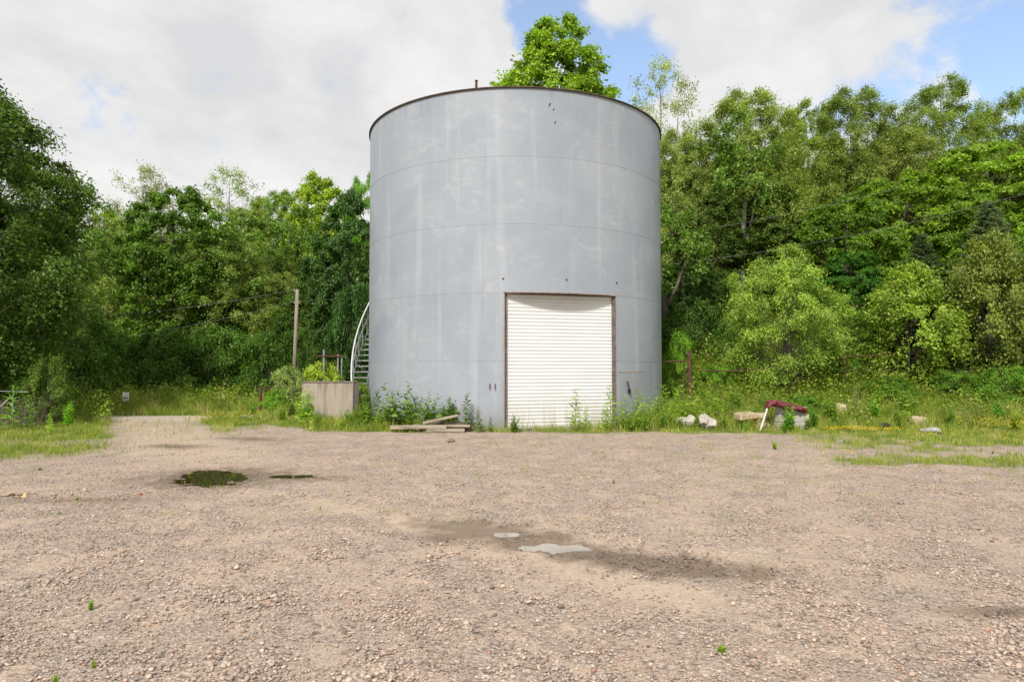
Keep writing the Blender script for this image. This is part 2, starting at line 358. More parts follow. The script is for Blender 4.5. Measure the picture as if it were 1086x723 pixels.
    tcw = N.new('ShaderNodeTexCoord').outputs['Object']; nn = NOISE(N, L, 9, 2, .5, tcw); BUMP(N, L, b, nn.outputs[0], .05, .01)
    for nm, cx, cy, rx, ry, dz, mt, lab in (('puddle', -4.42, 10.32, 1.0, 1.25, -.003, wm, 'dark puddle with weeds in it on the left of the yard'),
                                     ('puddle', -3.35, 10.45, .5, .3, -.003, wm, 'small dark sliver of water right of the dark puddle'),
                                     ('puddle', .36, 6.38, .75, .42, -.003, wm2, 'pale shallow puddle in the middle of the gravel'),
                                     ('puddle', -.10, 6.87, .28, .25, -.003, wm2, 'tiny pale puddle just behind the middle one')):
        k = np.arange(40) * 2 * math.pi / 40; bx, by = cx + rx * np.cos(k), cy + ry * np.sin(k); base = float(np.min(terrain(bx, by) + puddle_f(bx, by))) - .004
        V = np.c_[cx + rx * np.cos(k), cy + ry * np.sin(k), np.full(40, base + dz)]
        q = MB(); q.add(V, [tuple(range(40))]); o = q.build(nm, mt); tag(o, lab, kind='structure')
build_ground()

# ---------------------------------------------------------------- loose stones
def build_gravel():
    r = np.random.RandomState(5)
    t = (1 + 5 ** .5) / 2
    IV = np.array([(-1, t, 0), (1, t, 0), (-1, -t, 0), (1, -t, 0), (0, -1, t), (0, 1, t), (0, -1, -t), (0, 1, -t), (t, 0, -1), (t, 0, 1), (-t, 0, -1), (-t, 0, 1)]) / 1.9
    IF = np.array([(0, 11, 5), (0, 5, 1), (0, 1, 7), (0, 7, 10), (0, 10, 11), (1, 5, 9), (5, 11, 4), (11, 10, 2), (10, 7, 6), (7, 1, 8), (3, 9, 4), (3, 4, 2), (3, 2, 6), (3, 6, 8), (3, 8, 9), (4, 9, 5), (2, 4, 11), (6, 2, 10), (8, 6, 7), (9, 8, 1)])
    n = 150000
    d = 2.9 + 12 * r.rand(n) ** 1.5
    x = (r.rand(n) * 2 - 1) * d * .86; y = d
    nn = wob(x, y, 1.2, 11); c1 = np.exp(-((x + .95 * (y - 5.6) - .55 + .25 * nn) / .34) ** 2) * sstep(9.5, 7.2, y) * sstep(4.2, 5.2, y)
    dn = .5 + .5 * wob(x, y, 1.8, 21) + .25 * wob(x, y, .5, 22)
    keep = (r.rand(n) < np.clip(dn, .16, 1)) & (r.rand(n) > c1 * .85) & (puddle_f(x, y) < .012) & (r.rand(n) > grassy(x, y))
    # a smooth band of mud
    u = (x + .35); v = (y - 7.05); keep &= ((u * .88 + v * -.48) / .52) ** 2 + ((u * .48 + v * .88) / .2) ** 2 > 1
    x = x[keep]; y = y[keep]; n = len(x)
    s = .0050 + .0105 * r.rand(n) ** 2.2; s *= np.where(r.rand(n) < .03, 1.7, 1.0) * (.85 + .3 * np.clip(wob(x, y, 1.5, 77), -1, 1)) * np.clip(1 - .25 * (y - 6) / 9, .7, 1)
    sc = np.stack([s * (.8 + .7 * r.rand(n)), s * (.7 + .5 * r.rand(n)), s * (.42 + .35 * r.rand(n))], 1)
    a = r.rand(n) * 6.283; tl = (r.rand(n) - .5) * .7
    P = IV[None] * (1 + .35 * (r.rand(n, 12, 1) - .5)) * sc[:, None, :]
    P = P + (r.rand(n, 12, 3) - .5) * s[:, None, None] * .35
    px, py, pz = P[..., 0], P[..., 1], P[..., 2]
    pz2 = pz * np.cos(tl)[:, None] + px * np.sin(tl)[:, None]; px2 = px * np.cos(tl)[:, None] - pz * np.sin(tl)[:, None]
    ca, sa = np.cos(a)[:, None], np.sin(a)[:, None]
    Z = terrain(x, y) + s * .25 + .004
    V = np.stack([px2 * ca - py * sa + x[:, None], px2 * sa + py * ca + y[:, None], pz2 + Z[:, None]], 2).reshape(-1, 3)
    F = (IF[None] + 12 * np.arange(n)[:, None, None]).reshape(-1, 3)
    pal = np.array([(.40, .33, .29), (.30, .245, .22), (.50, .42, .36), (.20, .17, .155), (.44, .33, .27), (.36, .33, .32), (.52, .45, .39), (.42, .355, .31), (.40, .24, .17)])
    ci = r.choice(len(pal), n, p=[.2, .17, .15, .09, .12, .1, .06, .09, .02]); cc = pal[ci] * (.85 + .4 * r.rand(n, 1)) * np.array([1.0, .955, .885])
    cc = cc * (1 - .5 * damp_f(x, y)[:, None])     # wet stones
    m, N, L, b = nodes('gravel_stone'); at = N.new('ShaderNodeAttribute'); at.attribute_name = 'sc'
    tc = N.new('ShaderNodeTexCoord').outputs['Object']; n1 = NOISE(N, L, 160, 4, .6, tc)
    L.new(MIX(N, L, 1.0, at.outputs['Color'], RAMP(N, L, n1.outputs[0], (.3, .75), (.7, 1.2)), 'MULTIPLY'), b.inputs['Base Color']); b.inputs['Roughness'].default_value = .88
    o = nobj('gravel', V, F, m, attrs=dict(sc=np.repeat(cc, 12, 0)))
    tag(o, 'loose pinkish grey gravel stones covering the yard', 'gravel', kind='stuff')
build_gravel()

# ---------------------------------------------------------------- the steel tank
TH = 9.05; CRS = 1.805
A0, A1 = -3.5, 35.4      # door opening, degrees from the point nearest the camera, to the right
def tp(a, r=TR, z=0.0):  # local coordinates, tank centre = origin
    return Vector((r * math.sin(R(a)), -r * math.cos(R(a)), z))
def build_tank():
    root = empty('storage_tank', (TX, TY, 0))
    tag(root, 'huge cylindrical grey-blue steel tank with a white roller door and outside stair', 'storage tank')
    m, N, L, b = nodes('tank_paint'); uv = N.new('ShaderNodeUVMap'); uv.uv_map = 'UVMap'; u = uv.outputs[0]
    n1 = NOISE(N, L, 1, 5, .6, u, (2.2, .10, 1)); n2 = NOISE(N, L, 1, 6, .6, u, (.55, .45, 1), dist=.6); n3 = NOISE(N, L, 1, 5, .7, u, (9, .35, 1)); n4 = NOISE(N, L, 1, 8, .65, u, (1.6, 2.6, 1), dist=1.5)
    base = RAMP(N, L, n2.outputs[0], (.3, (.29, .325, .385)), (.7, (.36, .39, .435)))
    st = RAMP(N, L, n1.outputs[0], (.55, 0.0), (.76, .6))
    c = MIX(N, L, st, base, (.52, .535, .56))
    c = MIX(N, L, MATH(N, L, 'MULTIPLY', RAMP(N, L, n4.outputs[0], (.52, 0.0), (.70, .5)), RAMP(N, L, n2.outputs[0], (.4, 0.0), (.58, 1.0))), c, (.50, .515, .54))
    c = MIX(N, L, RAMP(N, L, n3.outputs[0], (.60, 0.0), (.8, .35)), c, (.27, .28, .30))
    sep = N.new('ShaderNodeSeparateXYZ'); L.new(u, sep.inputs[0])
    # rust bleeding down from the rim and the seams, plate to plate tone changes
    pl = MATH(N, L, 'FLOOR', MATH(N, L, 'DIVIDE', sep.outputs[1], CRS)); 
    wn = N.new('ShaderNodeTexWhiteNoise'); wn.noise_dimensions = '2D'; cbx = N.new('ShaderNodeCombineXYZ'); L.new(pl, cbx.inputs[1])
    L.new(MATH(N, L, 'FLOOR', MATH(N, L, 'DIVIDE', MATH(N, L, 'ADD', sep.outputs[0], MATH(N, L, 'MULTIPLY', pl, 2.9)), 4.96)), cbx.inputs[0]); L.new(cbx.outputs[0], wn.inputs['Vector'])
    c = MIX(N, L, 1.0, c, RAMP(N, L, wn.outputs['Value'], (0, .96), (1, 1.04)), 'MULTIPLY')
    top = RAMP(N, L, MATH(N, L, 'DIVIDE', sep.outputs[1], TH), (.93, 0.0), (1.0, .55)); top = MATH(N, L, 'MULTIPLY', top, RAMP(N, L, NOISE(N, L, 1, 5, .7, u, (5, .3, 1)).outputs[0], (.52, 0.0), (.75, 1.0)))
    c = MIX(N, L, top, c, (.17, .12, .09))
    low = MATH(N, L, 'MULTIPLY', RAMP(N, L, sep.outputs[1], (0, .9), (.75, 0.0)), RAMP(N, L, n3.outputs[0], (.35, .35), (.65, 1.0)))
    c = MIX(N, L, low, c, (.24, .22, .20))
    ed = None
    for a in (A0, A1):   # rust creeping out from the cut edges of the doorway
        dd = MATH(N, L, 'ABSOLUTE', MATH(N, L, 'SUBTRACT', sep.outputs[0], R(a) * TR)); e_ = RAMP(N, L, dd, (0.0, .8), (.10, 0.0)); ed = e_ if ed is None else MATH(N, L, 'MAXIMUM', ed, e_)
    ed = MATH(N, L, 'MULTIPLY', ed, MATH(N, L, 'MULTIPLY', MATH(N, L, 'LESS_THAN', sep.outputs[1], 3.62), RAMP(N, L, n4.outputs[0], (.4, .1), (.62, 1.0))))
    c = MIX(N, L, ed, c, (.30, .20, .13))
    L.new(c, b.inputs['Base Color']); L.new(RAMP(N, L, n2.outputs[0], (.3, .36), (.7, .52)), b.inputs['Roughness'])
    b.inputs['Specular IOR Level'].default_value = .45
    bn = NOISE(N, L, 1, 3, .5, u, (.35, .5, 1)); bn2 = NOISE(N, L, 1, 3, .5, u, (1.3, 1.3, 1))
    BUMP(N, L, b, MATH(N, L, 'ADD', bn.outputs[0], MATH(N, L, 'MULTIPLY', bn2.outputs[0], .3)), .45, .06)
    # shell: angular columns with the door opening left out, outer + inner skin
    cols = sorted(set([A0, A1] + [a for a in np.linspace(-180, 180, 145)[:-1] if min(abs(a - A0), abs(a - A1)) > .8]))
    rows = [-.15, 0.0, .9, 1.8, 2.7, 3.60, 4.5, 5.4, 6.2, 7.2, 8.1, TH]
    nc, nr = len(cols) + 1, len(rows); V = []; UV = []; F = []
    for rr in (TR, TR - .012):
        for z in rows:
            for j in range(nc):
                a = cols[j % len(cols)] + (360 if j == nc - 1 else 0); V.append(tp(a, rr, z)); UV.append((R(a) * TR, z))
    half = nc * nr
    for s in (0, 1):
        for i in range(nr - 1):
            for j in range(nc - 1):
                if rows[i] >= -.2 and rows[i + 1] <= 3.61 and cols[j] >= A0 - .01 and j + 1 < len(cols) and cols[j + 1] <= A1 + .01: continue
                q = (i * nc + j, i * nc + j + 1, (i + 1) * nc + j + 1, (i + 1) * nc + j)
                F.append(tuple(k + s * half for k in (q if s == 0 else q[::-1])))
    shell = nobj('shell', np.array([tuple(v) for v in V]), np.array(F), m, root, smooth=True, uv=np.array(UV))
    def arc(name, a0, a1, prof, mat, parent, step=2.0, smooth=True):
        n = max(2, int(abs(a1 - a0) / step) + 1); closed = abs(a1 - a0) >= 359.9; q = MB(); vs = []; fs = []; k = len(prof)
        for i in range(n):
            a = a0 + (a1 - a0) * i / (n - 1 if not closed else n)
            for (dr, z) in prof: vs.append(tp(a, TR + dr, z))
        for i in range(n if closed else n - 1):
            for j in range(k):
                i2 = (i + 1) % n; fs.append((i * k + j, i2 * k + j, i2 * k + (j + 1) % k, i * k + (j + 1) % k))
        if not closed: fs.append(tuple(range(k))[::-1]); fs.append(tuple((n - 1) * k + j for j in range(k)))
        q.add(vs, fs); return q.build(name, mat, parent, smooth=smooth)
    bead = varied('weld_bead', (.26, .27, .29), (.37, .395, .43), 9, .6, .3, .003, c3=(.33, .35, .38))
    for z in (CRS, 2 * CRS, 3 * CRS, 4 * CRS):
        pr = [(-.004, z - .009), (.0035, z - .004), (.0035, z + .004), (-.004, z + .009)]
        if z < 3.7 and z < 3.0: arc('weld_seam', A1 + .4, 360 + A0 - .4, pr, bead, root)
        else: arc('weld_seam', 0, 360, pr, bead, root)
    for i, off in enumerate((0, 2.9, 5.8, 8.7, 11.6)):     # vertical plate joints, staggered
        k = 0
        for j in range(6):
            a = math.degrees((j * 4.96 - off) / TR); a = (a + 180) % 360 - 180
            if i < 2 and A0 - 1 < a < A1 + 1: continue
            q = MB(); z0, z1 = i * CRS + .012, (i + 1) * CRS - .012
            da = math.degrees(.006 / TR); pr = [tp(a - da, TR - .004), tp(a - da * .4, TR + .004), tp(a + da * .4, TR + .004), tp(a + da, TR - .004)]
            q.add([p + Vector((0, 0, z)) for z in (z0, z1) for p in pr], [(0, 1, 5, 4), (1, 2, 6, 5), (2, 3, 7, 6)]); q.build('weld_seam', bead, root)
    rim = varied('rim_steel', (.035, .025, .02), (.13, .09, .065), 6, .8, .3, .004)
    arc('rim', 0, 360, [(-.012, TH - .012), (.045, TH - .012), (.048, TH + .022), (.0, TH + .026), (-.012, TH + .01)], rim, root)
    # slightly domed roof, just below the rim
    q = MB(); vs = [(0, 0, TH + .0)]; ns = 72
    for rr, z in ((1.5, TH - .01), (3.2, TH - .06), (TR - .02, TH - .10)):
        vs += [tuple(tp(k * 360 / ns, rr, z)) for k in range(ns)]
    fs = [(0, 1 + k, 1 + (k + 1) % ns) for k in range(ns)]
    for i in range(2):
        fs += [(1 + i * ns + k, 1 + (i + 1) * ns + k, 1 + (i + 1) * ns + (k + 1) % ns, 1 + i * ns + (k + 1) % ns) for k in range(ns)]
    q.add(vs, fs); q.build('roof', RUST, root, smooth=True)
    # roof fittings at the rim
    q = MB(); q.tube([tp(-13, TR - .05, TH - .1), tp(-13, TR - .05, TH + .24)], .035, 10); q.tube([tp(-13, TR - .05, TH + .24), tp(-13, TR - .05, TH + .26)], [.045, .045], 10); q.build('vent_pipe', RUST, root)
    q = MB(); q.tube([tp(10.5, TR - .25, TH - .1), tp(10.5, TR - .25, TH + .07), tp(10.5, TR - .25, TH + .13)], [.13, .13, .06], 12); q.build('vent_cap', GALV, root, smooth=False)
    # bolt holes over the door
    for px, py in ((533, 293), (600, 294), (655, 298)):
        a = {533: -4, 600: 16.5, 655: 36}[px]; q = MB(); c0 = tp(a, TR - .01, 3.96); q.tube([c0, tp(a, TR + .012, 3.96)], .028, 8); q.build('bolt', RUST, root)
    # small marks: dark scars near the rim
    for a, z, s in ((11, 8.62, .06), (12.3, 8.5, .045), (12.8, 8.15, .05)):
        q = MB(); t = Matrix.Rotation(R(a), 3, 'Z'); q.box(tp(a, TR + .004, z), (s * .5, .006, s * 1.6), t @ Matrix.Rotation(.5, 3, 'Y')); q.build('scar', RUST, root)
    # --- doorway
    PL, PR_ = tp(A0, TR - .03), tp(A1, TR - .03); ch = (PR_ - PL); wdt = ch.length; dx = ch.normalized(); nrm = Vector((dx.y, -dx.x, 0)); H = 3.60
    M = Matrix((dx, -nrm, Vector((0, 0, 1)))).transposed()      # columns: along, inward, up
    dm, N, L, b = nodes('white_door_slats'); tc = N.new('ShaderNodeTexCoord').outputs['Object']
    n1 = NOISE(N, L, 1.2, 6, .6, tc, (1, 1, 3)); n2 = NOISE(N, L, 1, 6, .65, tc, (7, 7, .8)); sp = N.new('ShaderNodeSeparateXYZ'); L.new(tc, sp.inputs[0])
    dc = RAMP(N, L, n1.outputs[0], (.3, (.68, .69, .70)), (.7, (.76, .77, .78)))
    low = MATH(N, L, 'MULTIPLY', RAMP(N, L, sp.outputs[2], (0, 1.0), (1.0, 0.0)), RAMP(N, L, n2.outputs[0], (.34, 0.1), (.60, .9)))
    dc = MIX(N, L, low, dc, (.50, .45, .36)); L.new(dc, b.inputs['Base Color']); b.inputs['Roughness'].default_value = .45
    slat = .0952; prof = []
    nsl = int(H / slat)
    for i in range(nsl):
        z = .06 + i * slat
        prof += [(.004, z), (-.003, z + slat * .10), (-.011, z + slat * .38), (-.011, z + slat * .62), (-.003, z + slat * .90)]
    prof.append((.004, .06 + nsl * slat)); 
    prof = [p for p in prof if p[1] < H + .02]
    q = MB(); vs = []; nn = 2
    mid = (PL + PR_) / 2
    def dloc(u_, v_, z): return mid + dx * u_ - nrm * v_ + Vector((0, 0, z))     # v inward
    off = .075; hw = wdt / 2 - .05
    for u_ in (-hw, hw):
        for (v_, z) in prof: vs.append(dloc(u_, v_ + off, z))
    k = len(prof); fs = [(i, i + k, i + k + 1, i + 1) for i in range(k - 1)]
    q.add(vs, fs); door = q.build('roller_door', dm, root)
    gm = varied('door_guide_steel', (.09, .07, .06), (.22, .18, .155), 8, .7, .3, .004)
    for sgn in (-1, 1):
        q = MB(); q.box(dloc(sgn * (wdt / 2 - .03), off - .01, H / 2), (.07, .10, H), M); q.build('guide', gm, door)
    q = MB(); q.box(dloc(0, off, .035), (2 * hw - .01, .05, .06), M); q.build('bottom_bar', varied('door_bar', (.4, .38, .34), (.6, .58, .54), 8, .5), door)
    # soffit between the flat door and the curved shell above it
    q = MB(); out = [tp(A0 + (A1 - A0) * i / 16, TR - .013, H) for i in range(17)]; inn = [dloc(-wdt / 2 + wdt * i / 16, off + .12, H) for i in range(17)]
    vs = out + inn + [v + Vector((0, 0, .05)) for v in out + inn]; fs = []
    for i in range(16): fs += [(i, i + 1, 18 + i, 17 + i), (34 + i, 51 + i, 52 + i, 35 + i)]
    q.add(vs, fs); q.build('lintel', gm, root)
    arc('lintel_edge', A0 - .3, A1 + .3, [(-.012, H - .022), (.010, H - .022), (.010, H + .012), (-.012, H + .012)], varied('lintel_rust', (.12, .075, .05), (.34, .25, .18), 7, .8, .3, .004), root)
    for a, s in ((A0, 1), (A1, -1)):    # cut edge of the plate beside the door
        q = MB(); q.box(tp(a, TR - .05, H / 2), (.018, .10, H), Matrix.Rotation(R(a), 3, 'Z')); q.build('door_jamb', gm, root)
    # sill slab
    q = MB(); q.box(dloc(0, -.12, .0), (wdt, .42, .10), M); q.build('sill', varied('sill_concrete', (.2, .18, .15), (.36, .33, .28), 6, .9), root)
    # low access hatch right of the door
    q = MB(); ha, hb, hz = A1 + 1.3, 52.0, 1.50
    fr = varied('hatch_rust', (.20, .13, .09), (.36, .28, .22), 9, .8, .3, .003)
    arc('hatch_frame', ha, hb, [(-.003, hz - .012), (.007, hz - .012), (.007, hz + .012), (-.003, hz + .012)], fr, root)
    arc('access_hatch', ha + .4, hb - .3, [(.001, .12), (.0065, .12), (.0065, hz - .014), (.001, hz - .014)], varied('hatch_paint', (.29, .305, .34), (.34, .355, .385), 2, .6, .1, .004), root, smooth=False)
    ht = [o for o in root.children if o.name.startswith('access_hatch')][0]
    q = MB(); q.tube([tp(40.2, TR + .06, 1.25), tp(41.3, TR + .07, .95)], .02, 8); q.box(tp(41.4, TR + .03, .97), (.05, .09, .12), Matrix.Rotation(R(41), 3, 'Z')); q.build('handle', DARK, ht)
    # two hooks left of the door
    for a in (-8.2, -6.5):
        q = MB(); q.tube([tp(a, TR, 1.2), tp(a, TR + .05, 1.2), tp(a, TR + .05, 1.06)], .011, 6); q.build('hook', RUST, root)
    # --- helical stair
    ri, ro = TR + .06, TR + .53; st0, dA, rise = -19.0, 2.10, .185
    nst = 46
    def sp_(i, r): a = st0 + i * dA; return Vector((-r * math.cos(R(a)), r * math.sin(R(a)), 0)), a
    q = MB()
    for r in (ri, ro):
        pts = []
        for i in range(0, nst + 1): p, a = sp_(i, r); pts.append(p + Vector((0, 0, i * rise - .04)))
        rr = []
        vs = []; fs = []
        for p in pts:
            n = Vector((p.x, p.y, 0)).normalized() * .005
            vs += [p - n + Vector((0, 0, -.09)), p + n + Vector((0, 0, -.09)), p + n + Vector((0, 0, .09)), p - n + Vector((0, 0, .09))]
        for i in range(nst):
            for k in range(4): fs.append((i * 4 + k, i * 4 + (k + 1) % 4, (i + 1) * 4 + (k + 1) % 4, (i + 1) * 4 + k))
        q.add(vs, fs)
    stair = q.build('stair_stringer', GALV, root)
    tread_me = None
    for i in range(1, nst):
        a = R(st0 + i * dA)
        if tread_me is None:
            q = MB(); q.box(((ri + ro) / 2, 0, 0), (ro - ri - .02, .20, .035)); q.box((ro - .03, .0, -.0), (.02, .2, .05)); t = q.build('tread', GALV, stair); tread_me = t.data
        else: t = link(bpy.data.objects.new('tread', tread_me), stair)
        t.location = (0, 0, i * rise); t.rotation_euler = (0, 0, math.pi - a)
    q = MB(); pts = [sp_(-.6, ro)[0] + Vector((0, 0, .1)), sp_(-.7, ro)[0] + Vector((0, 0, .8))] + [sp_(i, ro)[0] + Vector((0, 0, i * rise + .96)) for i in range(0, nst + 1)]
    q.tube(pts, .024, 8); q.build('handrail', varied('rail_paint', (.55, .56, .56), (.72, .72, .72), 6, .45, .1, .002), stair)
    q = MB(); q.tube([sp_(i, ro)[0] + Vector((0, 0, i * rise + .5)) for i in range(0, nst + 1)], .013, 6); q.build('mid_rail', GALV, stair)
    for i in range(1, nst, 2):
        q = MB(); p, a = sp_(i, ro); q.tube([p + Vector((0, 0, i * rise - .03)), p + Vector((0, 0, i * rise + .94))], .013, 6); q.build('baluster', GALV, stair)
    for i in range(4, nst, 6):
        q = MB(); p, a = sp_(i, ri); p2, _ = sp_(i, ro); q.tube([sp_(i, TR - .005)[0] + Vector((0, 0, i * rise - .55)), p2 + Vector((0, 0, i * rise - .12))], .02, 6); q.build('bracket', GALV, stair)
    return root
build_tank()

# ---------------------------------------------------------------- trees
def leaf_quads(C, Nn, T, ln, wd, r, fold=.18):
    """C centres, Nn normals, T long axes (n,3); returns V,F of bent rhombic leaves"""
    n = len(C)
    T = T - Nn * np.sum(T * Nn, 1, keepdims=True); T /= np.linalg.norm(T, axis=1, keepdims=True) + 1e-9
    B = np.cross(Nn, T); ln = ln[:, None]; wd = wd[:, None]
    V = np.stack([C - T * ln * .5, C + B * wd * .5 + Nn * ln * fold - T * ln * .08, C + T * ln * .5 - Nn * ln * .1, C - B * wd * .5 + Nn * ln * fold - T * ln * .08], 1).reshape(-1, 3)
    F = np.arange(n * 4).reshape(n, 4); return V, F
def unit(v): return v / (np.linalg.norm(v, axis=-1, keepdims=True) + 1e-9)
PROF = dict(round=lambda t: np.sqrt(np.clip(1 - (2 * t - 1) ** 2, 0, 1)) * .95 + .05,
            oval=lambda t: np.clip(np.sin(np.pi * np.clip(t * .93 + .05, 0, 1)) ** .6, 0, 1) * (1 - .25 * t),
            dome=lambda t: np.sqrt(np.clip(1 - t ** 2.4, 0, 1)) * (.75 + .25 * np.clip(t * 4, 0, 1)) + .03,
            cone=lambda t: (1 - t) ** .8 * .97 + .05,
            vase=lambda t: np.clip(.35 + 1.1 * t, 0, 1) * np.sqrt(np.clip(1 - t ** 4, 0, 1)) + .03)
def crown(seed, H, Rw, z0, ncl, ntw, nlf, leaf, asp=.55, prof='round', clr=.17, flat=.65, droop=.25, inner=.4, lobes=.22, spiky=1.0, openness=0.0, updir=.0, loose=1.0):
    """leaf quads for a crown from z0 to H, radius Rw; also returns the clump centres the limbs reach for"""
    r = np.random.RandomState(seed)
    t = r.rand(ncl * 3); th = r.rand(ncl * 3) * 6.283
    ph = r.rand(4) * 6.283
    lob = 1 + lobes * (np.sin(2 * th + ph[0] + 3 * t) * .6 + np.sin(5 * th + ph[1] - 7 * t) * .5 + np.sin(9 * t + ph[2] + th) * .5)
    rad = PROF[prof](t) * lob; keep = r.rand(ncl * 3) < (rad / rad.max()) ** 1.2 + .05
    t, th, rad = t[keep][:ncl], th[keep][:ncl], rad[keep][:ncl]; n = len(t)
    q = np.sqrt(inner + (1 - inner) * r.rand(n)); 
    P = np.stack([np.cos(th) * rad * q * Rw, np.sin(th) * rad * q * Rw, z0 + t * (H - z0)], 1)
    outw = np.stack([np.cos(th) * q, np.sin(th) * q, (t - .35) * 1.3], 1); outw = unit(outw)
    cr = clr * Rw * (.6 + .8 * r.rand(n)) * (1.15 - .35 * t)
    m = n * ntw; ci = np.repeat(np.arange(n), ntw)
    D = unit(r.randn(m, 3) + outw[ci] * 1.1 + np.array([0, 0, .25 + updir])); D[:, 2] *= flat
    L_ = cr[ci] * (.45 + .3 * (1 - loose) + (.45 + .7 * loose) * r.rand(m) ** (spiky * 1.8))
    k = m * nlf; ti = np.repeat(np.arange(m), nlf); s = .25 + .75 * r.rand(k)
    s = np.clip(s, 0, 1.05)
    C = P[ci[ti]] + D[ti] * (L_[ti] * s)[:, None]; C[:, 2] -= droop * L_[ti] * s * s
    C += r.randn(k, 3) * (leaf * .5 + loose * .08 * cr.mean())
    Tt = unit(D[ti] + r.randn(k, 3) * .55 + np.array([0, 0, -droop * 1.2]))
    Nn = unit(np.array([0, 0, .6]) + D[ti] * .7 + r.randn(k, 3) * .6)
    ln = leaf * (.65 + .7 * r.rand(k)); V, F = leaf_quads(C, Nn, Tt, ln, ln * asp * (.8 + .4 * r.rand(k)), r)
    tone = np.clip(.5 + .5 * (r.rand(n) - .5), 0, 1); lv = np.clip(tone[ci[ti]] + (r.rand(k) - .5) * .75, 0, 1)
    return V, F, np.repeat(lv, 4), P, cr
def limb_mesh(seed, P, H, z0, tr, nlimb=26, lean=(0, 0), fork=None):
    r = np.random.RandomState(seed + 9); q = MB(); top = H * .9
    def tpos(z):
        f = z / H; return Vector((lean[0] * f + .12 * math.sin(z * .9 + seed), lean[1] * f + .12 * math.cos(z * .7 + seed * 2), z))
    zs = [0, .15, .5] + [top * i / 8 for i in range(1, 9)]; zs = sorted(zs)
    q.tube([tpos(z) if z > 0 else Vector((0, 0, -.3)) for z in zs], [tr * (1.5 if z < .1 else 1.12 if z < .3 else 1.0) * max(.12, 1 - z / H) ** .8 for z in zs], 8)
    idx = r.permutation(len(P))[:nlimb]
    for i in idx:
        p = Vector(P[i]); d = math.hypot(p.x, p.y); zb = max(z0 * .55, p.z - d * (.5 + .6 * r.rand()) - .3); zb = min(zb, top * .95); b = tpos(zb)
        mid = b.lerp(p, .5) + Vector((r.randn() * .1 * d, r.randn() * .1 * d, -.06 * d)); rr = tr * .42 * max(.15, 1 - zb / H)
        q.tube([b, b.lerp(mid, .5) + Vector((0, 0, .03 * d)), mid, p], [rr, rr * .75, rr * .5, rr * .16], 5, cap=False)
    return q
PROTO = {}
def proto(key, H, Rw, z0, tr, nlimb=26, bark=BARK, lean=(0, 0), stems=1, seed=0, **k):
    V, F, lv, P, cr = crown(seed, H, Rw, z0, **k)
    cm = npmesh('crown', V, F, LEAF, attrs=dict(lv=lv))
    q = limb_mesh(seed, P, H, z0, tr, nlimb, lean)
    for s in range(1, stems):
        a = s * 2.3 + seed; q2 = limb_mesh(seed + s, P + 0, H * .93, z0, tr * .7, nlimb // 2, (math.cos(a) * Rw * .4, math.sin(a) * Rw * .4))
        q2.v = [(x + math.cos(a) * tr * 1.1, y + math.sin(a) * tr * 1.1, z) for x, y, z in q2.v]; q.add(q2.v, q2.f)
    tm = bpy.data.meshes.new('trunk'); tm.from_pydata(q.v, [], q.f); tm.update(); tm.materials.append(bark); tm.polygons.foreach_set('use_smooth', [True] * len(tm.polygons))
    PROTO[key] = (cm, tm, H, Rw)
proto('maple', 13, 3.4, 1.2, .2, seed=1, ncl=320, ntw=16, nlf=15, leaf=.15, loose=.6, asp=.75, prof='oval', clr=.185, inner=.35, updir=.2)
proto('oak', 14, 4.2, 2.0, .26, seed=2, ncl=340, ntw=16, nlf=15, leaf=.155, asp=.6, prof='round', clr=.165, inner=.4, lobes=.22, updir=.2, flat=.8)
proto('willow', 14, 3.8, 2.0, .16, seed=3, stems=3, ncl=360, ntw=15, nlf=17, leaf=.15, asp=.36, prof='oval', clr=.19, droop=.35, flat=1.0, inner=.3, spiky=.75, lobes=.2, updir=.55)
proto('sparse', 14, 3.2, 4.0, .16, seed=4, stems=2, bark=BARK_PALE, ncl=130, ntw=12, nlf=9, leaf=.15, asp=.45, prof='oval', clr=.24, droop=.2, flat=.95, inner=.25, spiky=.7, lobes=.4, updir=.4, nlimb=90)
proto('broadleaf', 12, 4.2, 1.2, .24, seed=5, ncl=250, ntw=16, nlf=15, leaf=.20, asp=.62, prof='dome', clr=.19, loose=.25, flat=.55, droop=.3, inner=.5, lobes=.2)
proto('tulip', 19, 4.2, 3.5, .3, seed=16, ncl=560, ntw=16, nlf=15, leaf=.175, asp=.8, loose=.6, prof='oval', clr=.17, inner=.35, lobes=.2, updir=.35, flat=.9)
proto('feathery', 4.6, 2.15, .5, .055, seed=7, stems=3, ncl=190, ntw=16, nlf=16, leaf=.085, asp=.42, prof='oval', clr=.21, flat=.75, updir=.35, loose=.8, droop=.28, inner=.3, spiky=.8, lobes=.3, nlimb=60)
proto('bush', 2.6, 1.7, .05, .05, seed=8, stems=3, ncl=120, ntw=14, nlf=13, leaf=.095, asp=.55, prof='dome', clr=.26, inner=.4, lobes=.3, nlimb=30)
proto('sapling', 4.0, 1.5, .5, .045, seed=9, stems=2, ncl=120, ntw=13, nlf=14, leaf=.10, asp=.5, prof='oval', clr=.27, flat=.9, droop=.1, inner=.3, spiky=.7, lobes=.32, updir=.5, nlimb=50)
proto('elm', 13, 5.2, .6, .34, seed=12, ncl=520, ntw=22, nlf=15, leaf=.135, asp=.55, prof='oval', clr=.17, flat=.5, droop=.3, inner=.45, spiky=.7, lobes=.16, nlimb=60)
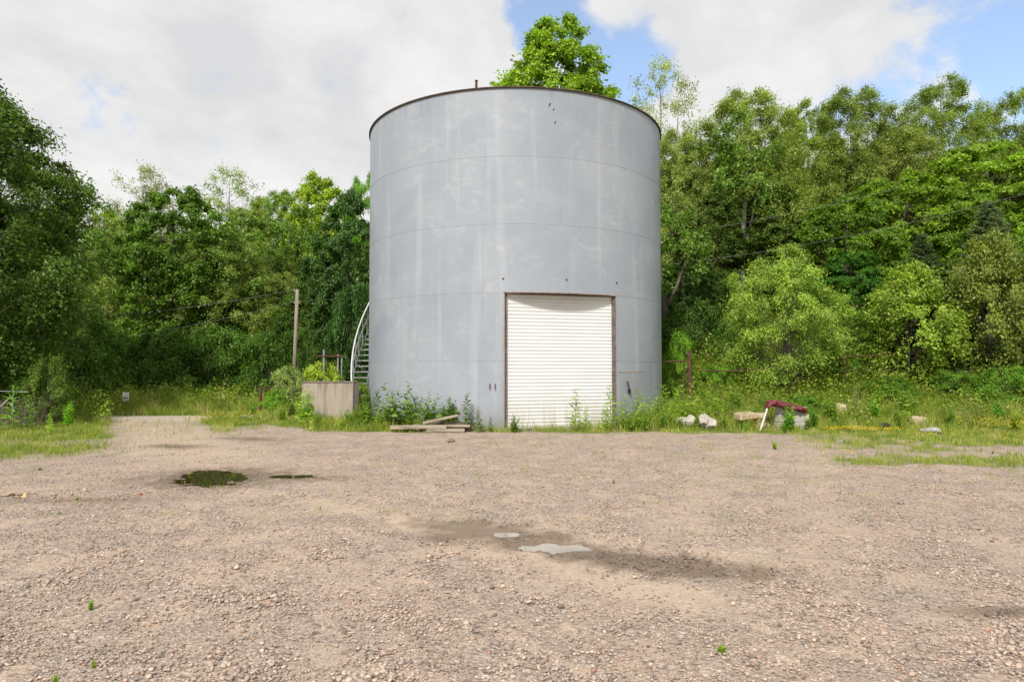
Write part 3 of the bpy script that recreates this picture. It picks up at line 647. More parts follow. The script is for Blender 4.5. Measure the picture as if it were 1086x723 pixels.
def make_spruce(seed=3, H=9.0, Rw=2.6):
    r = np.random.RandomState(seed); q = MB(); q.tube([(0, 0, -.3), (0, 0, H * .5), (.03, 0, H)], [.15, .09, .015], 8)
    Cs = []; Ts = []; nb = 250
    for i in range(nb):
        t = .06 + .93 * (i / nb); z = H * t; a = i * 2.399 + r.rand() * .5; Lb = (Rw * (1 - t) ** .9 * (.62 + .5 * r.rand()) + .10)
        d = np.array([math.cos(a), math.sin(a), 0]); s = np.linspace(.1, 1, max(5, int(Lb / .06)))
        dr = -.25 - .3 * r.rand(); pts = np.array([0, 0, z]) + d * (s * Lb)[:, None] + np.array([0, 0, 1.0]) * ((dr * s + .42 * s * s) * Lb)[:, None]
        q.tube([tuple(pts[0]), tuple(pts[len(pts) // 2]), tuple(pts[-1])], [.028 * (1 - t) + .006, .014, .004], 4, cap=False)
        side = np.array([-math.sin(a), math.cos(a), 0])
        for m in range(14):
            w = (r.rand(len(s)) * 2 - 1) * (.30 * (1 - s) + .07) * Lb
            P_ = pts + side * w[:, None] + r.randn(len(s), 3) * .035; P_[:, 2] -= np.abs(w) * .35 + .05 * r.rand(len(s)); Cs.append(P_)
            Ts.append(d * .8 + side * np.sign(w)[:, None] * .8 + np.array([0, 0, -.25]))
    C = np.concatenate(Cs); T = unit(np.concatenate(Ts) + r.randn(len(C), 3) * .3); Nn = unit(np.array([0, 0, 1.0]) + r.randn(len(C), 3) * .5); ln = .15 * (.7 + .6 * r.rand(len(C)))
    V, F = leaf_quads(C, Nn, T, ln, ln * .3, r, .05); lv = np.repeat(r.rand(len(C)), 4)
    cm = npmesh('crown', V, F, LEAF, attrs=dict(lv=lv)); tm = bpy.data.meshes.new('trunk'); tm.from_pydata(q.v, [], q.f); tm.materials.append(BARK); PROTO['spruce'] = (cm, tm, H, Rw)
make_spruce()
GZ = lambda x, y: float(terrain(np.array([x]), np.array([y]))[0])
rr = random.Random(4)
def hit(px, py, d0=9.0):
    d = d0
    while d < 40 and (388 - py) / 724 * d + 1.65 > GZ(X(px, d), d): d += .1
    return d
def plant(key, px, d, top, wpx, color, name, label, cat='tree', group=None, dz=0.0, zbase=None, rot=None):
    """px: column of the crown centre, d: distance, top: row of the crown top, wpx: crown width in photo pixels"""
    cm, tm, H, Rw = PROTO[key]; x = X(px, d); z = GZ(x, d) - .05 if zbase is None else zbase
    h = (388 - top) / 724 * d + 1.65 - z; w = wpx / 724 * d / 2
    o = empty(name, (x, d, z), rot if rot is not None else rr.uniform(0, 6.28)); tag(o, label, cat, group)
    o.scale = (w / Rw * 1.0, w / Rw * 1.0, h / H / 1.02)
    t = link(bpy.data.objects.new('trunk', tm), o); c = link(bpy.data.objects.new('crown', cm), o); c.color = (*color, 1); return o
G_DK = (.030, .062, .014); G_MID = (.058, .115, .022); G_BR = (.085, .175, .022); G_LIME = (.15, .235, .028); G_OLIVE = (.105, .135, .042); G_GREY = (.09, .125, .055); G_PALE = (.18, .21, .11); G_BLUE = (.06, .085, .065)
def plant_trees():
    P = plant
    GL = 'trees of the wood left of the tank'; GR = 'trees of the wooded slope right of the tank'
    P('elm', -66, 21.5, 60, 306, (.05, .085, .02), 'elm_tree', 'big dark green tree with drooping sprays filling the left edge of the photo', rot=.6)
    P('tulip', 590, 37, 12, 150, (.125, .185, .026), 'tulip_tree', 'bright green tree whose top rises above the middle of the tank rim', rot=1.0)
    for key, px, d, top, w, col, nm, lab in [
        ('sparse', 146, 46, 170, 95, (.17, .175, .15), 'thin_leaved_tree', 'sparse pale greyish tree with bare twigs against the sky left of the tank'),
        ('maple', 182, 33, 190, 112, (.055, .10, .018), 'maple_tree', 'tall saturated green tree with large leaves standing foremost in the left wood'),
        ('sparse', 240, 44, 172, 92, (.16, .20, .07), 'airy_tree', 'airy light green tree with a see-through top right of the pale sparse tree'),
        ('oak', 92, 44, 212, 105, (.135, .18, .048), 'oak_tree', 'light olive-green round tree directly right of the big dark edge tree'),
        ('willow', 236, 34, 242, 120, (.13, .17, .06), 'willow_tree', 'soft grey-green willow in front of the left wood between big-leaved tree and pole'),
        ('maple', 338, 42, 178, 92, (.15, .20, .03), 'maple_tree', 'yellow-green sunlit tree rising behind the utility pole'),
        ('maple', 366, 32, 196, 84, (.036, .075, .024), 'dark_tree', 'dark blue-green tree directly left of the tank above the stair'),
        ('oak', 392, 40, 178, 60, (.085, .18, .02), 'oak_tree', 'bright green tree half hidden behind the left edge of the tank'),
        ('oak', 292, 48, 200, 80, (.105, .155, .036), 'oak_tree', 'mid green tree in the dip of the skyline left of the yellow-green tree'),
        ('oak', 133, 38, 232, 90, (.135, .17, .065), 'oak_tree', 'dull grey-green tree below the pale sparse tree'),
        ('willow', 295, 35, 262, 86, (.12, .16, .05), 'willow_tree', 'soft green willow behind the utility pole and its wires'),
        ('maple', 262, 40, 215, 80, (.12, .16, .045), 'maple_tree', 'rounded mid green tree below the airy see-through tree'),
        ('sparse', 78, 32, 262, 60, (.11, .17, .04), 'birch_tree', 'slender pale-trunked tree next to the big dark edge tree'),
        ('oak', 30, 40, 215, 90, (.05, .09, .02), 'oak_tree', 'dark green tree partly hidden behind the big edge tree'),
        ('oak', 330, 33, 300, 80, (.045, .085, .02), 'oak_tree', 'low dark tree behind the top of the utility pole')]:
        P(key, px, d, top, w, col, nm, lab)
    for key, px, d, top, w, col, nm, lab in [
        ('sparse', 702, 36, 56, 92, (.19, .215, .14), 'white_leaved_tree', 'sparse whitish-green tree next to the upper right rim of the tank'),
        ('willow', 722, 34, 130, 95, (.135, .165, .06), 'willow_tree', 'olive-grey willow against the right side of the tank'),
        ('willow', 798, 36, 86, 150, (.13, .165, .05), 'willow_tree', 'tall olive-green willow with several trunks in the middle of the right skyline'),
        ('willow', 912, 42, 84, 130, (.10, .13, .038), 'willow_tree', 'tall round willow left of the highest trees at the right edge'),
        ('oak', 860, 45, 104, 80, (.12, .16, .04), 'oak_tree', 'mid green tree in the notch of the right skyline'),
        ('willow', 1005, 46, 76, 125, (.10, .135, .038), 'willow_tree', 'highest willow on the right skyline'),
        ('willow', 1095, 48, 84, 120, (.115, .15, .04), 'willow_tree', 'willow cut off by the right edge on the skyline'),
        ('willow', 960, 40, 128, 110, (.13, .155, .055), 'willow_tree', 'pale olive willow just above the big-leaved bright green trees'),
        ('broadleaf', 900, 31, 206, 115, (.062, .11, .016), 'chestnut_tree', 'lowest bright green big-leaved tree right of centre on the slope'),
        ('broadleaf', 965, 34, 178, 135, (.095, .15, .02), 'chestnut_tree', 'bright green big-leaved tree in the middle of the broad mass on the slope'),
        ('broadleaf', 1050, 36, 148, 150, (.105, .165, .022), 'chestnut_tree', 'uppermost bright green big-leaved tree by the right edge'),
        ('broadleaf', 1035, 31, 205, 110, (.07, .12, .017), 'chestnut_tree', 'bright green big-leaved tree behind the blue-grey spruce'),
        ('broadleaf', 905, 29, 262, 80, (.03, .085, .012), 'chestnut_tree', 'shaded dark big-leaved tree between the two lime green small trees'),
        ('spruce', 1052, 24.4, 206, 158, (.085, .11, .10), 'spruce_tree', 'blue-grey spruce near the right edge above the olive shrub'),
        ('spruce', 980, 24.4, 242, 122, (.055, .075, .06), 'spruce_tree', 'smaller dark spruce left of the blue-grey one'),
        ('maple', 752, 33, 205, 90, (.04, .065, .018), 'maple_tree', 'shaded green tree below the willows close to the tank'),
        ('maple', 822, 34, 195, 100, (.05, .08, .02), 'maple_tree', 'mid green tree behind the bright lime small tree'),
        ('oak', 726, 30, 278, 80, (.03, .06, .014), 'oak_tree', 'low dark tree at the foot of the wood beside the tank'),
        ('sapling', 1052, 22.9, 248, 84, (.10, .125, .035), 'olive_tree', 'yellow-olive twiggy small tree at the right edge in front of the spruce'),
        ('sapling', 1105, 24, 262, 90, (.085, .125, .025), 'young_tree', 'green small tree cut off by the right edge'),
        ('feathery', 832, 22.8, 263, 122, (.14, .195, .048), 'locust_tree', 'bright lime green feathery small tree in front of the fence'),
        ('sapling', 966, 23.2, 280, 90, (.13, .18, .035), 'young_tree', 'fresh green young tree right of the bright lime small tree'),
        ('sapling', 905, 25.5, 330, 70, (.07, .12, .022), 'young_tree', 'small shaded young tree between lime tree and fresh green tree')]:
        P(key, px, d, top, w, col, nm, lab)
    for i, (px, d, top, w, col, lab) in enumerate([
        (52, 19.5, 378, 46, (.065, .10, .022), 'lime green round bush by the left edge at the end of the grass verge'),
        (20, 21.0, 362, 70, (.045, .10, .016), 'dark green bush under the big edge tree'),
        (78, 27, 326, 84, (.065, .12, .026), 'rounded green bush right of the big edge tree'),
        (118, 29, 352, 66, (.05, .10, .018), 'low dark bush above the brown-posted sign'),
        (172, 30, 350, 76, (.042, .085, .015), 'dark bush at the foot of the tall big-leaved tree'),
        (228, 30, 345, 80, (.05, .10, .02), 'green bush behind the lane between sign and rusty post'),
        (288, 28, 352, 60, (.042, .085, .016), 'dark bush left of the utility pole foot'),
        (335, 26, 362, 50, (.03, .06, .012), 'dark bush right of the utility pole foot'),
        (374, 27, 300, 56, (.03, .07, .02), 'tall dark bush behind the stair'),
        (308, 21.4, 388, 34, (.16, .20, .10), 'pale grey-green bush left of the concrete block'),
        (345, 22.5, 383, 40, (.20, .25, .05), 'yellowish bush directly behind the concrete block'),
        (296, 21.0, 412, 28, (.10, .19, .025), 'small fresh green bush at the left foot of the pale bush'),
        (382, 21.0, 404, 26, (.11, .165, .03), 'light green bush between concrete block and tank'),
        (735, 27, 318, 70, (.035, .07, .014), 'dark bush at the wood edge beside the tank'),
        (778, 26, 340, 50, (.05, .10, .018), 'green bush left of the lime tree foot'),
        (720, 24, 352, 32, (.09, .17, .022), 'light green bush beside the tall dark trunk'),
        (880, 24, 372, 60, (.06, .12, .02), 'bush behind the sagging fence wire'),
        (1010, 22, 392, 60, (.065, .125, .022), 'low bush under the olive tree'),
        (1066, 21, 388, 66, (.075, .145, .022), 'low green bush at the right edge'),
        (1040, 26, 345, 70, (.12, .11, .065), 'dry brownish bush behind the olive tree'),
        (940, 22, 398, 56, (.055, .115, .018), 'low bush at the foot of the fresh green young tree'),
        (760, 23.2, 386, 46, (.085, .16, .022), 'light bush behind the rusty posts'),
        (848, 20.0, 418, 40, (.06, .13, .018), 'low bush right behind the covered blocks')]):
        P('bush', px, d, top, w, col, 'bush', lab, 'bush')
plant_trees()

def build_far_wood():
    """the unbroken wood on the hill behind the trees one can tell apart"""
    r = np.random.RandomState(31); Vs = []; Fs = []; lvs = []; n0 = 0
    base = [crown(50 + i, 12, 4.2, .8, ncl=110, ntw=12, nlf=10, leaf=.34, asp=.6, prof=('round', 'oval', 'dome')[i], clr=.24, inner=.5) for i in range(3)]
    spots = []
    for y, hs in ((52, 10.5), (60, 11), (70, 11), (82, 12)):
        for x in np.arange(-62, 66, 5.2):
            if abs(x) < .0: continue
            spots.append((x + r.uniform(-2, 2), y + r.uniform(-3, 3), hs * r.uniform(.8, 1.08) * (.78 if x < 3 else 1.0)))
    for x in np.arange(-34, -6, 3.6): spots.append((x + r.uniform(-1, 1), 41 + r.uniform(-2, 2), r.uniform(6, 8)))
    for x in np.arange(6, 42, 3.8): spots.append((x + r.uniform(-1, 1), 39 + r.uniform(-2, 2), r.uniform(5.5, 7.5)))
    for x, y, h in spots:
        if -13.0 < x < -9.5 and y > 70: continue
        V, F, lv, P, cr = base[r.randint(3)]; a = r.rand() * 6.28; s = h / 12; ca, sa = math.cos(a), math.sin(a); z = GZ(x, y)
        W_ = np.stack([(V[:, 0] * ca - V[:, 1] * sa) * s * 1.1 + x, (V[:, 0] * sa + V[:, 1] * ca) * s * 1.1 + y, V[:, 2] * s + z - .3], 1)
        Vs.append(W_); Fs.append(F + n0); lvs.append(np.clip(lv * .6 + r.rand() * .4, 0, 1)); n0 += len(V)
    o = nobj('far_wood', np.concatenate(Vs), np.concatenate(Fs), LEAF, attrs=dict(lv=np.concatenate(lvs))); o.color = (.075, .105, .032, 1)
    tag(o, 'dense green wood closing the hillside behind the nearer trees', 'wood', kind='stuff')
    # slender trunks of the inner wood
    k = 0
    for px, d, h, rad, col, lab in [(214, 33, 7.5, .07, BARK_PALE, 'thin pale trunk inside the left wood, right of the slimmer white one'), (164, 33.5, 8, .06, BARK_PALE, 'slim whitish trunk inside the left wood'), (76, 31, 8.5, .07, BARK_PALE, 'pale leaning trunk beside the big dark edge tree'),
                              (707, 28.0, 4.6, .17, BARK, 'stout dark trunk right beside the tank'), (787, 33, 9, .14, BARK_PALE, 'forked greyish trunk under the tall olive willow'), (762, 34, 8, .08, BARK, 'thin dark trunk in the shade left of the forked trunk'),
                              (738, 35, 8, .07, BARK, 'thin dark trunk in the shade next to the stout trunk'), (272, 34, 7, .08, BARK, 'dark trunk in the left wood behind the rusty post'), (300, 36, 8, .07, BARK, 'dark trunk left of the utility pole')]:
        x = X(px, d); z = GZ(x, d); q = MB(); ln = r.uniform(-.5, .5)
        o = empty('tree', (x, d, z)); tag(o, lab, 'tree')
        q.tube([(0, 0, -.3), (ln * .1, 0, h * .25), (ln * .5, .1, h * .55), (ln, .1, h * .8), (ln * 1.3, .2, h)], [rad * 1.25, rad, rad * .85, rad * .65, rad * .3], 8)
        q.tube([(ln * .3, .05, h * .4), (ln * .3 + .5, 0, h * .62), (ln * .3 + .9, .1, h * .85)], [rad * .6, rad * .45, rad * .2], 6)
        q.build('trunk', col, o, smooth=True)
        V, F, lv, P, cr = crown(200 + k, h + 1.6, 1.5, h * .62, ncl=34, ntw=10, nlf=9, leaf=.17, asp=.5, clr=.35); k += 1
        c = nobj('crown', V, F, LEAF, o, attrs=dict(lv=lv)); c.color = (.07, .12, .03, 1)
build_far_wood()

# ---------------------------------------------------------------- undergrowth, grass, flowers (uncountable)
def scatter(r, n, x0, x1, y0, y1, f):
    x = r.uniform(x0, x1, n); y = r.uniform(y0, y1, n); k = r.rand(n) < f(x, y); return x[k], y[k]
def build_undergrowth():
    r = np.random.RandomState(8)
    def dens(x, y):
        right = sstep(4.5, 6.0, x) * sstep(17.9, 20.2, y + .7 * wob(x, y, 1.2, 33))
        left = sstep(-3, -5, x) * sstep(24.0, 24.9, y + .3 * wob(x, y, 2, 34) - .55 * np.maximum(0, x + 10))
        fl = sstep(-11.3, -13, x) * sstep(19.0, 20.5, y) * (y < 20.9)
        mid = (np.abs(x) < 6) * sstep(28, 30, y)
        return np.clip(np.maximum.reduce([right, left, fl, mid]), 0, 1) * (.6 + .4 * sstep(-.6, .4, wob(x, y, 1.6, 35))) * (1 - .55 * sstep(28, 36, y)) * (np.hypot(x - TX, y - TY) > TR + 1)
    x, y = scatter(r, 19000, -26, 24, 18.5, 38, dens); n = len(x)
    hgt = (.32 + .5 * r.rand(n)) * (.8 + .8 * sstep(20, 23, y) * sstep(3, 6, x) + .3 * sstep(20.5, 24, y)) * (1 + .5 * wob(x, y, 1.6, 36)); z = terrain(x, y)
    cr = .20 + .22 * r.rand(n); nl = 42
    ci = np.repeat(np.arange(n), nl); k = len(ci)
    D = unit(r.randn(k, 3) + np.array([0, 0, .6])); f = .35 + .75 * r.rand(k)
    C = np.stack([x[ci], y[ci], z[ci] + hgt[ci] * .8 * r.rand(k)], 1) + D * (cr[ci] * f)[:, None] * np.array([1, 1, 1.25])
    T = unit(D + r.randn(k, 3) * .5); Nn = unit(D * .5 + np.array([0, 0, .8]) + r.randn(k, 3) * .5)
    tone = np.clip(.45 + .55 * wob(x, y, 2.2, 37) + .3 * (r.rand(n) - .5), 0, 1)
    ln = (.055 + .07 * r.rand(k)) * (.8 + .5 * (r.rand(n)[ci])); V, F = leaf_quads(C, Nn, T, ln, ln * .5, r)
    m = leaf_mat('undergrowth_leaf', var=.32)
    o = nobj('undergrowth', V, F, m, attrs=dict(lv=np.repeat(np.clip(tone[ci] + (r.rand(k) - .5) * .5, 0, 1), 4))); o.color = (.115, .155, .03, 1)
    tag(o, 'tangled low green undergrowth on the slope and along the lane', 'undergrowth', kind='stuff')
build_undergrowth()
def blades(r, x, y, h, w, lean=.35, tone=None):
    n = len(x); z = terrain(x, y); a = r.rand(n) * 6.283; b = r.rand(n) * 6.283; l = h * lean * (.3 + r.rand(n))
    ca, sa = np.cos(a) * w / 2, np.sin(a) * w / 2; dx, dy = np.cos(b) * l, np.sin(b) * l
    P0 = np.stack([x - ca, y - sa, z - .01], 1); P1_ = np.stack([x + ca, y + sa, z - .01], 1)
    P2_ = np.stack([x + ca * .7 + dx * .35, y + sa * .7 + dy * .35, z + h * .6], 1); P3_ = np.stack([x - ca * .7 + dx * .35, y - sa * .7 + dy * .35, z + h * .6], 1)
    P4_ = np.stack([x + ca * .12 + dx, y + sa * .12 + dy, z + h * .97], 1); P5_ = np.stack([x - ca * .12 + dx, y - sa * .12 + dy, z + h * .97], 1)
    V = np.stack([P0, P1_, P2_, P3_, P4_, P5_], 1).reshape(-1, 3); i = np.arange(n) * 6
    F = np.concatenate([np.stack([i, i + 1, i + 2, i + 3], 1), np.stack([i + 3, i + 2, i + 4, i + 5], 1)])
    if tone is None: tone = r.rand(n)
    return V, F, np.repeat(tone, 6)
def build_grass():
    r = np.random.RandomState(12)
    def height(x, y):
        t = .05 + .06 * (wob(x, y, 1.0, 41) > -.1)
        wall = sstep(17.35, 17.9, y) * sstep(-6.5, -4.5, x); t = t + wall * (.16 + .12 * wob(x, y, .9, 42)) * (1 + 1.1 * sstep(2.9, 3.4, x) * sstep(8, 5.5, x) * sstep(17.5, 18.0, y))
        t = t + .22 * sstep(18.0, 19.2, y) * sstep(3.5, 5, x); t = t + .26 * sstep(23.3, 24.2, y)
        t = t + .12 * sstep(18.5, 20, y) * sstep(-11, -12.5, x) + .10 * sstep(19.5, 20.5, y) * (x < -4)
        t = t * (1 - .8 * np.exp(-((x - 5.0) / .55) ** 2 - ((y - 18.0) / .9) ** 2)); yard = (y < 17.2) & (x > -6.5) & (x < 5.4) | (y < 11.2); t = np.where(yard, .045, t); return np.clip(t, .03, .6)
    def dens(x, y): return np.clip(grassy(x, y), 0, 1) * (.35 + .65 * sstep(-.5, .2, wob(x, y, .8, 43)))
    n = 560000
    u = r.rand(n); yy = 6.2 + (27.5 - 6.2) * u ** .8; xx = r.uniform(-1, 1, n) * (yy * .82 + .5)
    k = r.rand(n) < dens(xx, yy); x, y = xx[k], yy[k]
    h = height(x, y) * (.5 + .8 * r.rand(len(x))); w = (.007 + .008 * r.rand(len(x))) * (1 + .03 * (y - 12))
    tone = np.clip(.5 + .35 * wob(x, y, 1.7, 44) + .5 * (r.rand(len(x)) - .5), 0, 1)
    V, F, lv = blades(r, x, y, h, w, .45, tone)
    m, N, L, b = nodes('grass_blade'); at = N.new('ShaderNodeAttribute'); at.attribute_name = 'lv'
    c = RAMP(N, L, at.outputs['Fac'], (0, (.17, .25, .03)), (1, (.56, .52, .22)), (.5, (.31, .40, .045)), (.85, (.44, .46, .085))); L.new(c, b.inputs['Base Color']); b.inputs['Roughness'].default_value = .6
    t = N.new('ShaderNodeBsdfTranslucent'); L.new(c, t.inputs[0]); ms = N.new('ShaderNodeMixShader'); ms.inputs[0].default_value = .35; L.new(b.outputs[0], ms.inputs[1]); L.new(t.outputs[0], ms.inputs[2]); L.new(ms.outputs[0], N['Material Output'].inputs[0])
    o = nobj('grass', V, F, m, attrs=dict(lv=lv)); tag(o, 'green and straw-coloured grass edging the yard and covering the verges', 'grass', kind='stuff')
    return m
GRASS = build_grass()
def build_flowers():
    r = np.random.RandomState(14); xs = []; ys = []; zs = []
    for x0, x1, y0, y1, n, h in ((X(868, 17.4), X(950, 17.4), 16.9, 17.6, 900, .12), (X(955, 16), X(1010, 16), 15.9, 17.0, 90, .10), (X(1030, 17), X(1110, 17), 16.2, 18.8, 900, .30), (X(185, 20), X(300, 20), 19.6, 21.6, 900, .18), (X(222, 18), X(300, 18), 18.2, 19.0, 90, .12), (X(395, 17.6), X(520, 17.6), 17.3, 17.9, 40, .2), (X(870, 12.8), X(905, 12.8), 12.7, 13.6, 40, .07), (X(1050, 15), X(1086, 15), 14.4, 16, 60, .12), (X(780, 17.6), X(850, 17.6), 17.4, 18.4, 40, .3)):
        x = r.uniform(x0, x1, n); y = r.uniform(y0, y1, n); k = r.rand(n) < sstep(-.5, .5, wob(x, y, .5, 51)) + .15; x, y = x[k], y[k]; xs.append(x); ys.append(y); zs.append(terrain(x, y) + h * (.6 + .6 * r.rand(len(x))))
    x, y, z = map(np.concatenate, (xs, ys, zs)); n = len(x); Vs = []; Fs = []
    k = 6; a = np.arange(k) * 6.283 / k; s = .013 + .012 * r.rand(n)
    ring = np.stack([x[:, None] + np.cos(a) * s[:, None], y[:, None] + np.sin(a) * s[:, None], z[:, None] + .008 * np.sin(a * 3)[None] + r.uniform(-.3, .3, (n, 1)) * np.cos(a)[None] * s[:, None] + 0], 2)
    ctr = np.stack([x, y, z - .004], 1)[:, None, :]; V = np.concatenate([ctr, ring], 1).reshape(-1, 3); b0 = np.arange(n)[:, None] * (k + 1)
    F = np.concatenate([np.stack([b0[:, 0], b0[:, 0] + 1 + j, b0[:, 0] + 1 + (j + 1) % k], 1) for j in range(k)])
    m, N, L, b = nodes('yellow_petal'); b.inputs['Base Color'].default_value = (.80, .58, .02, 1); b.inputs['Roughness'].default_value = .6
    o = nobj('yellow_flowers', V, F, m); tag(o, 'tiny yellow wildflowers dotting the grass at the yard edges', 'wildflowers', kind='stuff')
build_flowers()

# ---------------------------------------------------------------- single weeds
STEM = varied('weed_stem', (.10, .15, .03), (.20, .24, .07), 9, .7, .1)
def weed_meshes(seed, H, kind):
    r = np.random.RandomState(seed); q = MB(); C = []; T = []; Ln = []; ns = {'tall': 1, 'bushy': 7, 'spike': 1, 'dry': 12, 'clump': 10}[kind]
    for s in range(ns):
        a = r.rand() * 6.283; sp = {'tall': .05, 'bushy': .34, 'spike': .04, 'dry': .2, 'clump': .26}[kind] * H; h = H * (1 if ns == 1 else .6 + .4 * r.rand()); dx, dy = math.cos(a) * sp * r.rand(), math.sin(a) * sp * r.rand()
        x0, y0 = dx * .3, dy * .3; q.tube([(x0, y0, -.03), (x0 + dx * .3, y0 + dy * .3, h * .5), (x0 + dx, y0 + dy, h)], [.008, .006, .003], 5, cap=False)
        nl = {'tall': 40, 'bushy': 26, 'spike': 70, 'dry': 4, 'clump': 34}[kind]
        for k in range(nl):
            f = (k + .5) / nl; f = .08 + .92 * f; th = k * 2.4 + a; up = .7 if kind in ('tall', 'clump') else .25
            L_ = {'tall': .26, 'bushy': .21, 'spike': .21, 'dry': .05, 'clump': .20}[kind] * (1.15 - .75 * f) * (.7 + .6 * r.rand())
            d = np.array([math.cos(th), math.sin(th), up + .25 * r.randn()]); d /= np.linalg.norm(d)
            C.append(np.array([x0 + dx * (.6 * f + .4 * f * f), y0 + dy * (.6 * f + .4 * f * f), h * f]) + d * L_ * .55); T.append(d); Ln.append(L_)
    C = np.array(C); T = np.array(T); Ln = np.array(Ln); Nn = unit(np.array([0, 0, 1.0]) + r.randn(len(C), 3) * .35 - T * .3)
    asp = {'tall': .27, 'bushy': .55, 'spike': .34, 'dry': .3, 'clump': .36}[kind]
    V, F = leaf_quads(C, Nn, T, Ln, Ln * asp, r, .06); lm = npmesh('leaves', V, F, LEAF, attrs=dict(lv=np.repeat(r.rand(len(C)), 4)))
    sm = bpy.data.meshes.new('stem'); sm.from_pydata(q.v, [], q.f); sm.materials.append(STEM); return sm, lm
WEED = {k: [(weed_meshes(s, 1.0, k)) for s in (1, 2, 3)] for k in ('tall', 'bushy', 'spike', 'dry', 'clump')}
WC = dict(tall=(.125, .185, .035), bushy=(.06, .105, .022), spike=(.045, .09, .022), dry=(.22, .16, .08), clump=(.10, .155, .03))
def weed(kind, px, d, top, label, color=None, name='weed', wide=1.0, group=None):
    x = X(px, d); z = GZ(x, d) - .01; h = (388 - top) / 724 * d + 1.65 - z
    if h < .08: h = .08
    o = empty(name, (x, d, z), rr.uniform(0, 6.28)); o.scale = (h * wide, h * wide, h); tag(o, label, 'weed', group)
    sm, lm = WEED[kind][rr.randrange(3)]
    link(bpy.data.objects.new('stem', sm), o); l = link(bpy.data.objects.new('leaves', lm), o); l.color = (*(color or WC[kind]), 1); return o
